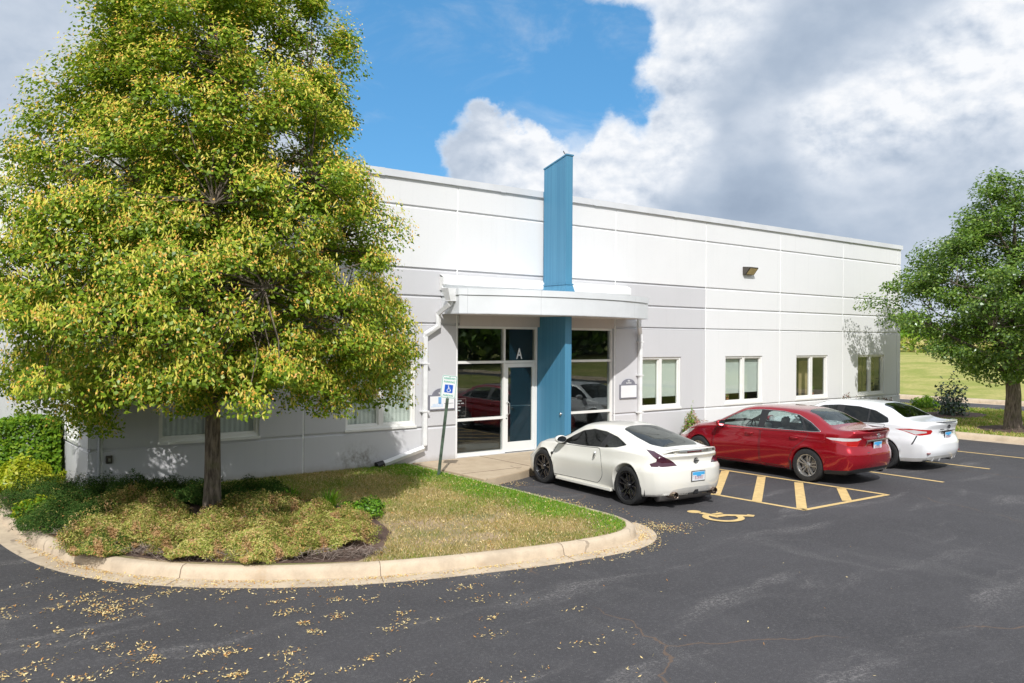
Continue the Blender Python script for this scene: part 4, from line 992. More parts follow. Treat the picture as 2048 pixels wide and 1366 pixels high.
def build_car(sp, root, mats):
    """mats: region number -> (object name, material); region 0 is the painted body"""
    L_ = sp['L']
    st = list(np.linspace(0, L_, 76)) + [0, .006, .02, .045, .08, L_-.006, L_-.02, L_-.045, L_-.08]
    for c, rr, zc in sp['arches']:
        st += [c-rr-.0015, c-rr+.0005, c+rr-.0005, c+rr+.0015] + list(c+rr*np.cos(np.linspace(.12, math.pi-.12, 23)))
    st = sorted(set(round(x, 5) for x in st))
    clean = [st[0]]
    for x in st[1:]:
        if x-clean[-1] > .0009: clean.append(x)
    st = clean
    # squared-off ends: sections past the tip reuse the tip, drawn in
    rows = []
    def deform(x, y, z):
        e = y; W_ = sp['W']/2
        f = max(0, 1-y/sp['rf'])**2; g = max(0, 1-(L_-y)/sp['ff'])**2
        e += f*(sp['rk']*(abs(x)/W_)**sp.get('rp', 3.2) + tab(sp['rprof'], z))
        e -= g*(sp['fk']*(abs(x)/W_)**2.3 + tab(sp['fprof'], z))
        return e
    for s_ in st:
        pts = car_section(sp, s_)
        ins = 0
        for dd in (s_, L_-s_):
            if dd < .08: ins = .055*(1-math.sqrt(max(0, 1-((.08-dd)/.08)**2)))
        zc = .6
        pts = [((x-ins) if x > ins*2 else x*.5, z-ins*.55*math.tanh((z-zc)/.25)) for x, z in pts]
        rows.append(pts)
    H_ = len(rows[0]); V = []; F = []
    ring = 2*H_-2
    for s_, pts in zip(st, rows):
        full = [(x, z) for x, z in pts] + [(-x, z) for x, z in pts[-2:0:-1]]
        for x, z in full: V.append((x, deform(x, s_, z), z))
    n = len(st)
    for i in range(n-1):
        for j in range(ring): F.append((i*ring+j, i*ring+(j+1)%ring, (i+1)*ring+(j+1)%ring, (i+1)*ring+j))
    NC = 22
    for end, s_ in ((0, st[0]), (n-1, st[-1])):
        pts = rows[end]; grid = []
        for j in range(H_):
            x, z = pts[j]; rowi = []
            for k in range(NC+1):
                if k == 0: rowi.append(end*ring+j)
                elif k == NC: rowi.append(end*ring+(ring-j)%ring)
                elif j in (0, H_-1): rowi.append(end*ring+j)
                else:
                    xx = x*(1-2*k/NC); V.append((xx, deform(xx, s_, z), z)); rowi.append(len(V)-1)
            grid.append(rowi)
        for j in range(H_-1):
            for k in range(NC):
                q = [grid[j][k], grid[j][k+1], grid[j+1][k+1], grid[j+1][k]]; q2 = []
                for v_ in q:
                    if v_ not in q2: q2.append(v_)
                if len(q2) > 2: F.append(tuple(q2))
    me = bpy.data.meshes.new('b'); me.from_pydata(V, [], F)
    bm = bmesh.new(); bm.from_mesh(me); bpy.data.meshes.remove(me)
    bmesh.ops.remove_doubles(bm, verts=bm.verts, dist=.0004); bmesh.ops.recalc_face_normals(bm, faces=bm.faces)
    reg = bm.faces.layers.int.new('reg')
    for (rid, ax, poly, cond) in sp['regions']:
        bm.faces.ensure_lookup_table()
        for f in bm.faces: f.normal_update()
        bisect_region(bm, cond, ax, poly)
        for f in bm.faces:
            if cond(f):
                c = f.calc_center_median()
                if inpoly(np.array([c.dot(AXV[ax][0])]), np.array([c.dot(AXV[ax][1])]), poly)[0]: f[reg] = rid
    objs = {}
    for rid, (nm, m, par) in mats.items():
        b2 = bm.copy(); rl = b2.faces.layers.int['reg']
        bmesh.ops.delete(b2, geom=[f for f in b2.faces if f[rl] != rid], context='FACES')
        if not b2.faces: b2.free(); continue
        # left and right pieces of glazing / lamps become their own parts
        for side in ((0,) if rid in sp.get('whole', ()) else (-1, 1)):
            b3 = b2.copy()
            if side: bmesh.ops.delete(b3, geom=[f for f in b3.faces if f.calc_center_median().x*side < 0], context='FACES')
            if b3.faces:
                if sp.get('push', {}).get(rid):
                    for v in b3.verts: v.co += v.normal*sp['push'][rid]
                me = bpy.data.meshes.new(nm); b3.to_mesh(me)
                o = link(nm, me, m, None, True); o.parent = root if par is None else objs.get((par, side), objs.get((par, 0), root)); objs[(rid, side)] = o
            b3.free()
        b2.free()
    bm.free()
    return objs
def wheel(root, x, y, R_, wd, style, side, name='wheel', steer=0):
    """side -1: outer face towards -x"""
    w_ = empty(name, (x, y, R_), 0); w_.parent = root
    if side > 0: w_.rotation_euler = (0, 0, math.pi)
    h = wd/2; rr = sp_rim = R_*style['rim']
    mb = MB()
    mb.lathe([(-h*.80, rr), (-h*.97, rr+.012), (-h, R_-.045), (-h*.93, R_-.014), (-h*.72, R_), (-h*.2, R_+.001), (h*.2, R_+.001), (h*.72, R_), (h, R_-.03), (h, rr), (h*.6, rr-.01)], 'x', (0,0,0), 48)
    for k in range(46):    # tread blocks on the shoulder
        a = 2*math.pi*k/46; 
    mb.build('tyre', 'rubber', w_, smooth=True, ang=R(40))
    mb = MB()
    mb.lathe([(-h*.86, rr+.002), (-h*.93, rr-.002), (-h*.90, rr-.016), (-h*.70, rr-.028), (-h*.2, rr-.045), (h*.7, rr-.045)], 'x', (0,0,0), 48)
    ns = style['spokes']; xo = -h*.80
    for k in range(ns):
        for sgn in (-1, 1):
            a0 = 2*math.pi*(k+.5*0)/ns + style.get('ph', .3); spread0, spread1 = style['sp0']*sgn, style['sp1']*sgn
            wa, wb_ = style['w0'], style['w1']
            r0, r1 = .045, rr-.012
            pr = []
            for rr_, sp_, ww, xo_ in ((r0, spread0, wa, xo-.004+style.get('dish',.02)), (r0+(r1-r0)*.5, (spread0+spread1)*.5, (wa+wb_)*.42, xo-.002+style.get('dish',.02)*.35), (r1, spread1, wb_, xo+.0)):
                cx, cz = rr_*math.cos(a0), rr_*math.sin(a0); tx, tz = -math.sin(a0), math.cos(a0)
                cx += tx*sp_; cz += tz*sp_
                pr.append([(xo_, cx-tx*ww/2, cz-tz*ww/2), (xo_, cx+tx*ww/2, cz+tz*ww/2), (xo_+.03, cx+tx*ww*.7, cz+tz*ww*.7), (xo_+.03, cx-tx*ww*.7, cz-tz*ww*.7)])
            V = [p for q in pr for p in q]
            mb.raw(V, [(0,3,2,1),(8,9,10,11)]+[(i*4+j, i*4+(j+1)%4, (i+1)*4+(j+1)%4, (i+1)*4+j) for i in range(2) for j in range(4)])
    mb.lathe([(xo+.05, .062), (xo+.012, .060), (xo-.004, .050), (xo-.004, .034), (xo-.012, .030), (xo-.013, .0005)], 'x', (0,0,0), 20)
    rim = mb.build('rim', style['mat'], w_, smooth=True, ang=R(35))
    mb = MB()
    for k in range(5):
        a = 2*math.pi*k/5+.2; mb.lathe([(xo-.004, .0005), (xo-.004, .007), (xo+.01, .008)], 'x', (0, .048*math.cos(a), .048*math.sin(a)), 6)
    mb.build('lug_nuts', 'chrome', rim)
    mb = MB(); mb.lathe([(-h*.25, .02), (-h*.25, rr*.70), (-h*.12, rr*.72), (-h*.12, .02)], 'x', (0,0,0), 28); mb.build('brake_disc', 'disc_metal', w_)
    mb = MB(); mb.lathe([(-.0*h+.01, .01), (.01, rr-.03)], 'x', (0,0,0), 28); mb.build('wheel_back', 'black', w_)
    return w_
M['disc_metal'] = plain('disc_metal', (.35,.33,.31), .4, .9)
M['dark_trim'] = plain('dark_trim', (.02,.02,.022), .5)
M['cabin'] = plain('cabin_grey', (.10,.10,.105), .85); M['cabin_light'] = plain('cabin_light', (.32,.31,.29), .85); M['cabin_black'] = plain('cabin_black', (.02,.02,.022), .8)
M['wheel_black'] = plain('gloss_black_alloy', (.012,.012,.014), .18, .0, .6); M['wheel_silver'] = plain('silver_alloy', (.55,.54,.53), .25, .85); M['wheel_dark'] = plain('dark_alloy', (.10,.10,.105), .3, .7)
M['exhaust'] = plain('exhaust_tip', (.42,.33,.27), .25, 1.0)
M['bright'] = plain('bright_trim', (.75,.75,.76), .18, 1.0)
def carpaint(name, col, flake=.0, rough=.32, coat=1.0, metal=0.0):
    m, t, b = mat(name)
    g = t.add('ShaderNodeNewGeometry')
    c = t.mix(g.outputs['Backfacing'], col, (.045,.045,.047))
    t.put(b.inputs['Base Color'], c); b.inputs['Roughness'].default_value = rough; b.inputs['Coat Weight'].default_value = coat; b.inputs['Coat Roughness'].default_value = .02
    t.put(b.inputs['Metallic'], t.math('MULTIPLY', t.math('SUBTRACT', 1, g.outputs['Backfacing']), metal)); M[name] = m
carpaint('pearl_white', (.80,.78,.72)); carpaint('plain_white', (.82,.83,.85)); carpaint('ruby_red', (.36,.003,.014), metal=.5, rough=.25); M['valance_grey'] = plain('valance_paint', (.52,.51,.49), .35, 0, .6)
def lampmat(name, col, rough=.12, em=None):
    m, t, b = mat(name); p = wpos(t)
    wv_ = t.add('ShaderNodeTexWave', wave_type='BANDS', bands_direction='Z'); t.put(wv_.inputs['Vector'], p); wv_.inputs['Scale'].default_value = 14
    t.put(b.inputs['Base Color'], t.mix(wv_.outputs['Fac'], tuple(x*.6 for x in col), col)); b.inputs['Roughness'].default_value = rough
    b.inputs['Coat Weight'].default_value = 1; b.inputs['Coat Roughness'].default_value = .02; M[name] = m
lampmat('lamp_red', (.55,.012,.012)); lampmat('lamp_clear', (.68,.66,.66)); lampmat('lamp_smoked', (.07,.012,.03)); lampmat('headlamp', (.55,.52,.48)); lampmat('reflector_red', (.35,.01,.012)); lampmat('lamp_orange', (.7,.2,.03))
M['plate_white'] = plain('plate_white', (.72,.74,.78), .4); M['plate_blue'] = plain('plate_blue', (.06,.38,.72), .4); M['plate_ink'] = plain('plate_ink', (.28,.05,.10), .4)
def license_plate(root, x, y, z, tilt=0, w_=.305, h=.155, name='licence_plate'):
    """faces -y"""
    mt = Matrix.Translation((x, y, z)) @ Matrix.Rotation(tilt, 4, 'X')
    mb = MB(); mb.box(-w_/2-.012, w_/2+.012, 0, .012, -h/2-.012, h/2+.012); fr = mb.xf(mt).build(name, 'dark_trim', root, bevel=.003)
    mb = MB(); mb.box(-w_/2, w_/2, -.003, .001, -h/2, h/2); mb.xf(mt).build('plate', 'plate_white', fr)
    mb = MB(); mb.box(-w_/2+.01, w_/2-.01, -.0042, -.002, h*.12, h/2-.006); mb.box(-.05, .06, -.0042, -.002, -.01, h*.12); mb.xf(mt).build('sky_band', 'plate_blue', fr)
    mb = MB()
    for i, cx in enumerate(np.linspace(-w_*.39, w_*.39, 7)):
        a = .012
        for (p, q, c, e) in ((-a,-a+.006,-.06,.005),(a-.006,a,-.06,.005),(-a+.006,a-.006,-.004,.005),(-a+.006,a-.006,-.032,-.024)): 
            if (i+int(c*1000)) % 3 or i % 2: mb.box(cx+p, cx+q, -.0046, -.0043, c, e)
    mb.xf(mt).build('characters', 'plate_ink', fr)
def rbox(mb, x0, x1, y0, y1, z0, z1): mb.box(x0,x1,y0,y1,z0,z1); return mb
def seat(root, x, y, m, rec=R(14)):
    s_ = empty('front_seat', (x, y, .0)); s_.parent = root
    mb = MB(); mb.box(-.25,.25,-.05,.46,.30,.48); mb.build('cushion', m, s_, bevel=.05, smooth=True)
    mt = Matrix.Translation((0,-.05,.46)) @ Matrix.Rotation(rec, 4, 'X')
    mb = MB(); mb.box(-.24,.24,-.07,.06,0,.56); mb.xf(mt).build('backrest', m, s_, bevel=.05, smooth=True)
    mb = MB(); mb.box(-.13,.13,-.05,.04,.62,.80); mb.xf(mt).build('headrest', m, s_, bevel=.035, smooth=True)
    mb = MB(); mb.box(-.07,-.055,-.01,.005,.55,.64); mb.xf(mt).build('headrest_post', 'bright', s_)
def steering(root, x, y, z):
    s_ = empty('steering_wheel', (x, y, z), 0); s_.parent = root; s_.rotation_euler = (R(-62), 0, 0)
    mb = MB(); mb.tube([(.185*math.cos(a), .185*math.sin(a), 0) for a in np.linspace(0, 2*math.pi, 29)], .015, 6, cap=False)
    mb.tube([(-.18,0,0),(0,0,-.02),(.18,0,0)], .018, 6); mb.tube([(0,-.18,0),(0,0,-.02)], .018, 6); mb.build('rim', 'cabin_black', s_, smooth=True)
def mirror(root, x, y, z, side, paint, m2='dark_trim'):
    """door mirror: painted shell, base, glass"""
    mb = MB(); 
    bm_ = bmesh.new(); bmesh.ops.create_uvsphere(bm_, u_segments=20, v_segments=12, radius=1)
    for v in bm_.verts:
        c = v.co; yy = max(c.y, -.35)          # flat at the rear
        v.co = Vector((c.x*.125*(1 if abs(c.x) < .7 else 1), yy*.10, c.z*.075)) + Vector((x+side*.10, y, z))
    me = bpy.data.meshes.new('door_mirror'); bm_.to_mesh(me); bm_.free(); o = link('door_mirror', me, paint, root, True)
    mb = MB(); mb.box(min(x-side*.03, x+side*.06), max(x-side*.03, x+side*.06), y-.02, y+.05, z-.085, z-.04); mb.build('mirror_base', m2, o)
    n = 18; V = [(x+side*.10+.108*math.cos(a), y-.0365, z+.062*math.sin(a)) for a in np.linspace(0, 2*math.pi, n+1)[:-1]]
    mb = MB(); mb.raw(V, [tuple(range(n))]); mb.build('mirror_glass', 'mirror_glass', o)
    return o
m, t, b = mat('mirror_glass'); b.inputs['Base Color'].default_value = (.7,.7,.7,1); b.inputs['Metallic'].default_value = 1; b.inputs['Roughness'].default_value = .03; M['mirror_glass'] = m
def strip(root, name, poly, x_of, m, hw=.008, closed=True, lift=.004):
    """thin moulding lying on the body side; poly in (y,z), x_of(y,z,side)"""
    for side in (-1, 1):
        mb = MB(); pts = [(x_of(y, z, side)+side*lift, y, z) for y, z in poly]
        if closed: pts.append(pts[0])
        mb.tube(pts, hw, 6, cap=not closed); mb.build(name, m, root, smooth=True)
def interior(root, y0, y1, zf, belt, m, hw=.66):
    """floor tub, dash and rear shelf below the belt line"""
    c = empty('cabin', (0,0,0)); c.parent = root
    mb = MB(); mb.box(-hw, hw, y0, y1, zf, zf+.03); mb.box(-hw-.05, -hw, y0+.1, y1-.1, zf, belt-.10); mb.box(hw, hw+.05, y0+.1, y1-.1, zf, belt-.10); mb.build('floor', 'cabin_black', c)
    mb = MB(); mb.raw([(-hw,y1-.55,belt-.02),(hw,y1-.55,belt-.02),(hw,y1+.1,belt+.0),(-hw,y1+.1,belt+.0),(-hw,y1-.45,zf),(hw,y1-.45,zf),(hw,y1+.1,zf),(-hw,y1+.1,zf)], [(0,1,2,3),(4,5,1,0),(5,6,2,1),(7,4,0,3),(6,7,3,2),(7,6,5,4)]); mb.build('dashboard', m, c, bevel=.02)
    mb = MB(); mb.box(-hw, hw, y0-.05, y0+.35, belt-.10, belt-.07); mb.build('rear_shelf', m, c)
    return c
def rear_bench(root, y, m):
    mt = Matrix.Translation((0, y, .46)) @ Matrix.Rotation(R(20), 4, 'X')
    s_ = empty('rear_seat', (0,0,0)); s_.parent = root
    mb = MB(); mb.box(-.62,.62,-.07,.06,0,.50); mb.xf(mt).build('backrest', m, s_, bevel=.04, smooth=True)
    for x in (-.38, .38): mb = MB(); mb.box(x-.12,x+.12,-.05,.04,.49,.64); mb.xf(mt).build('headrest', m, s_, bevel=.03, smooth=True)
    mb = MB(); mb.box(-.62,.62,0,.48,-.16,.02); mb.xf(Matrix.Translation((0, y, .46))).build('cushion', m, s_, bevel=.04)

# ---- conditions
def side_up(f, zmin=.5):
    n_ = f.normal; c = f.calc_center_median(); return abs(n_.x) > .30 and c.z > zmin and abs(c.x) > .35
def side_any(f):
    n_ = f.normal; c = f.calc_center_median(); return abs(n_.x) > .45 and abs(c.x) > .45
def rearish(f, ymax=.55):
    n_ = f.normal; c = f.calc_center_median(); return c.y < ymax and n_.y < -.18
def frontish(f, L_):
    n_ = f.normal; c = f.calc_center_median(); return c.y > L_-.75 and (n_.y > .12)
def cornerL(f):
    n_ = f.normal; c = f.calc_center_median(); return c.y < 1.0 and c.x < -.15 and c.z < 1.06 and (n_.x+n_.y) < -.15
def cornerR(f):
    n_ = f.normal; c = f.calc_center_median(); return c.y < 1.0 and c.x > .15 and c.z < 1.06 and (-n_.x+n_.y) < -.15
def rear_y(sp, x, z): return sp['rk']*(abs(x)/(sp['W']/2))**sp.get('rp', 3.2) + tab(sp['rprof'], z)
def toprear(f, y0, y1):
    n_ = f.normal; c = f.calc_center_median(); return y0 < c.y < y1 and n_.z > .25 and abs(n_.x) < .62
def door_gap(rid_gap, rid_door, poly, cond):
    return [(rid_gap, (1,2), poly, cond), (rid_door, (1,2), inset_poly(poly, .011), cond)]

# ================= white coupe (left) =================
def build_coupe(loc, rz):
    L_ = 4.25
    root = empty('parked_car', loc, rz, 'pearl white coupe with black wheels and dark sloping rear glass, nearest the entrance', 'car', 'cars parked nose in to the building')
    A = (.80, .385, .335); Bf = (3.35, .375, .335)
    sp = dict(L=L_, W=1.84, arches=[A, Bf], lip=.010, flare=.012,
        sill=[(0,.205),(.25,.20),(.5,.19),(1.3,.185),(2.9,.185),(3.8,.19),(L_,.20)],
        w_low=[(0,.70),(.35,.82),(.8,.865),(1.4,.83),(2.0,.82),(2.8,.83),(3.35,.85),(3.9,.83),(L_,.62)],
        w_mid=[(0,.78),(.3,.885),(.8,.925),(1.3,.90),(1.9,.86),(2.6,.865),(3.3,.90),(3.8,.885),(4.05,.83),(L_,.66)],
        z_mid=[(0,.62),(.8,.64),(1.6,.60),(2.6,.58),(3.3,.60),(L_,.46)],
        w_sh=[(0,.70),(.3,.80),(.8,.845),(1.2,.83),(1.8,.785),(2.5,.78),(3.0,.79),(3.4,.79),(3.8,.72),(L_,.52)],
        z_sh=[(0,.845),(.3,.885),(.8,.905),(1.3,.90),(1.9,.865),(2.6,.845),(3.0,.84),(3.4,.815),(3.8,.71),(4.1,.58),(L_,.50)],
        w_e=[(0,.60),(.3,.62),(.7,.575),(1.1,.545),(1.6,.55),(2.1,.56),(2.45,.56),(2.75,.60),(3.05,.68),(3.25,.70),(3.5,.68),(3.85,.60),(L_,.45)],
        z_e=[(0,.905),(.18,.95),(.45,.985),(.8,1.065),(1.2,1.155),(1.6,1.22),(2.0,1.245),(2.35,1.215),(2.65,1.09),(2.95,.935),(3.12,.875),(3.4,.855),(3.8,.745),(4.1,.62),(L_,.53)],
        z_t=[(0,.925),(.18,.98),(.45,1.03),(.8,1.12),(1.2,1.215),(1.6,1.29),(2.0,1.315),(2.35,1.285),(2.65,1.175),(2.95,1.03),(3.18,.925),(3.4,.90),(3.8,.80),(4.1,.67),(L_,.55)],
        crease=lambda s_: (.60, 0.0),
        rf=.75, rk=.34, rp=2.6, rprof=[(.2,.09),(.32,.03),(.50,.0),(.66,.005),(.74,.055),(.82,.07),(.90,.035),(1.0,.03),(1.4,.0)],
        ff=.9, fk=.42, fprof=[(.15,.02),(.3,0),(.45,.0),(.56,.05),(.7,.1),(1.4,.1)])
    side_glass = round_poly([(2.86,.885),(2.62,1.02),(2.36,1.135),(2.05,1.19),(1.72,1.175),(1.36,1.11),(1.02,1.00),(1.20,.945),(1.55,.905),(2.1,.872),(2.6,.862)], .03)
    frontq = [(2.86,.885),(2.62,1.02),(2.36,1.135),(2.05,1.19),(1.72,1.175),(1.60,1.155),(1.72,.895),(2.1,.872),(2.6,.862)]
    quart = [(1.475,1.135),(1.36,1.11),(1.02,1.00),(1.20,.945),(1.57,.905)]
    hatch = round_poly([(-.40,.40),(.40,.40),(.52,.62),(.50,1.0),(.44,1.42),(.2,1.50),(-.2,1.50),(-.44,1.42),(-.50,1.0),(-.52,.62)], .07)
    shield = [(-.50,2.42),(0,2.48),(.50,2.42),(.60,2.78),(.66,3.10),(.4,3.20),(0,3.24),(-.4,3.20),(-.66,3.10),(-.60,2.78)]
    door = round_poly([(3.02,.24),(3.04,.55),(2.95,.848),(2.6,.85),(2.1,.865),(1.68,.888),(1.63,.80),(1.50,.60),(1.50,.40),(1.66,.245)], .07)
    gl = lambda f: side_up(f, .84)
    dc = lambda f: side_any(f) and f.calc_center_median().z < .92
    tlp = [(-0.88,0.975),(-0.74,0.962),(-0.618,0.912),(-0.497,0.852),(-0.412,0.793),(-0.351,0.733),(-0.58,0.717),(-0.787,0.716),(-0.812,0.762),(-0.702,0.800),(-0.69,0.840),(-0.764,0.893)]
    rc = lambda f: rearish(f, .40)
    sp['regions'] = door_gap(9, 8, door, dc) + [
        (7, (1,2), side_glass, gl), (1, (1,2), inset_poly(frontq, .012), gl), (2, (1,2), inset_poly(quart, .010), gl),
        (3, (0,1), hatch, lambda f: toprear(f, .3, 1.6)), (4, (0,1), shield, lambda f: toprear(f, 2.2, 3.3)),
        (5, 'L', tlp, cornerL), (5, 'R', tlp, cornerR),
        (6, (1,2), [(3.95,.62),(4.2,.52),(4.1,.66),(3.72,.80),(3.78,.72)], lambda f: side_any(f) and f.calc_center_median().y > 3.6),
        (10, (0,2), round_poly([(-.34,.42),(.34,.42),(.30,.655),(-.30,.655)], .04), lambda f: rearish(f, .3)),
        (11, (0,2), round_poly([(-.55,.20),(.55,.20),(.50,.33),(.25,.36),(-.25,.36),(-.50,.33)], .03), lambda f: rearish(f, .4) )]
    sp['whole'] = (0, 3, 4, 10, 11)
    o = build_car(sp, root, {0: ('body', 'pearl_white', None), 9: ('door_gap', 'dark_trim', None), 8: ('door', 'pearl_white', None), 7: ('window_surround', 'dark_trim', None), 1: ('side_window', 'tint_glass', None), 2: ('quarter_window', 'tint_glass', None),
        3: ('rear_window', 'coupe_glass', None), 4: ('windshield', 'car_glass', None), 5: ('tail_light', 'lamp_smoked', None), 6: ('headlight', 'headlamp', None), 10: ('plate_recess', 'pearl_white', None), 11: ('lower_valance', 'valance_grey', None)})
    # spoiler
    mb = MB(); n = 23; V = []
    for i in range(n):
        k = -1+2*i/(n-1); x = .62*k; yb = .10+.20*abs(k)**3.0; lift = .055*(1-abs(k)**6)
        zb = .955-.02*abs(k)**4
        V += [(x, yb-.11, zb+lift+.012), (x, yb-.115, zb+lift-.004), (x, yb+.04, zb+lift-.022), (x, yb+.06, zb+lift-.004)]
    mb.raw(V, [(i*4+j, i*4+(j+1)%4, (i+1)*4+(j+1)%4, (i+1)*4+j) for i in range(n-1) for j in range(4)]+[(0,1,2,3),(n*4-4,n*4-1,n*4-2,n*4-3)])
    for x in (-.40, .40): mb.box(x-.05, x+.05, .10, .16, .93, .985)
    sp_ = mb.build('spoiler', 'pearl_white', root, smooth=True, ang=R(60))
    mb = MB(); mb.box(-.16,.16,.075,.10,.945,.965); mb.build('brake_light', 'reflector_red', sp_)
    mb = MB(); mb.lathe([(-.014,.036),(-.014,.047),(-.002,.050)], 'y', (0,.055,.80), 24); mb.box(-.06,.06,.036,.044,.791,.809); e_ = mb.build('emblem', 'wheel_dark', root, smooth=True, ang=R(40))
    license_plate(root, 0, -.012, .545, R(2))
    mb = MB(); mb.box(-.055,.055,.035,.09,.225,.325); mb.build('fog_light', 'dark_trim', root, bevel=.012)
    for x in (-.47, .47):
        mb = MB(); mb.lathe([(-.025,.050),(-.03,.056),(-.02,.060),(.16,.060),(.16,.050),(-.025,.050)], 'y', (x,.075,.238), 24); ex = mb.build('exhaust_tip', 'exhaust', root, smooth=True, ang=R(50))
        mb = MB(); mb.lathe([(.03,.0005),(.03,.052)], 'y', (x,.075,.238), 20); mb.build('exhaust_bore', 'black', ex)
    mb = MB(); mb.tube([(-.62,.35,.20),(-.3,.33,.19),(.3,.33,.19),(.62,.35,.20)], .10, 10); mb.build('muffler', 'disc_metal', root, smooth=True)
    mb = MB(); mb.box(-.70,.70,.5,3.7,.20,.30); mb.build('underbody', 'black', root)
    for sd in (-1, 1):
        x = sd*.868
        mb = MB(); mb.tube([(x,1.77,.70),(x*1.012,1.73,.76),(x*1.004,1.70,.82)], [.016,.024,.016], 8); mb.build('door_handle', 'chrome', root, smooth=True)
        mirror(root, sd*.80, 2.72, .945, sd, 'pearl_white', 'black')
        mb = MB(); mb.box(min(sd*.80,sd*.875), max(sd*.80,sd*.875), 1.27, 2.92, .155, .215); mb.build('side_skirt', 'pearl_white', root, bevel=.012)
        mb = MB(); mb.lathe([(sd*.893,.0005),(sd*.893,.035),(sd*.86,.035)], 'x', (0,3.08-.26+.02,.66), 16)
        mb = MB(); mb.lathe([(sd*.900,.0005),(sd*.898,.030),(sd*.86,.034)], 'x', (0,3.00+.02,.64), 16); mb.build('side_reflector', 'dark_trim', root)
    stl = dict(rim=.735, spokes=5, sp0=.012, sp1=.055, w0=.030, w1=.022, mat='wheel_black', dish=.03, ph=.35)
    for (x, y, wd, sd) in ((-.782,.80,.265,-1),(.782,.80,.265,1),(-.765,3.35,.24,-1),(.765,3.35,.24,1)): wheel(root, x, y, .335, wd, stl, sd)
    wells(root, [A, Bf], .87)
    c = interior(root, .9, 3.0, .28, .86, 'cabin_black', .64)
    for x in (-.34, .34): seat(c, x, 1.75, 'cabin_black', R(20))
    steering(c, -.34, 2.42, .80)
    return root
def wells(root, arches, W_):
    for c, rr, zc in arches:
        for sd in (-1, 1):
            mb = MB(); n = 24; V = []; a0 = -R(20); a1 = math.pi+R(20)
            for k in range(n+1):
                a = a0+(a1-a0)*k/n
                for xx in (W_-.02, W_-.34): V.append((sd*xx, c+(rr+.004)*math.cos(a), zc+(rr+.004)*math.sin(a)))
            mb.raw(V, [(2*i,2*i+1,2*i+3,2*i+2) for i in range(n)])
            mb.raw([(sd*(W_-.34), c+rr*math.cos(a), zc+rr*math.sin(a)) for a in np.linspace(a0, a1, n+1)], [tuple(range(n+1))])
            mb.build('wheel_well', 'black', root)
M['coupe_glass'] = glass('coupe_hatch_glass', (.05,.06,.10), .07)
build_coupe((11.27, 9.23, 0), R(-4.5))

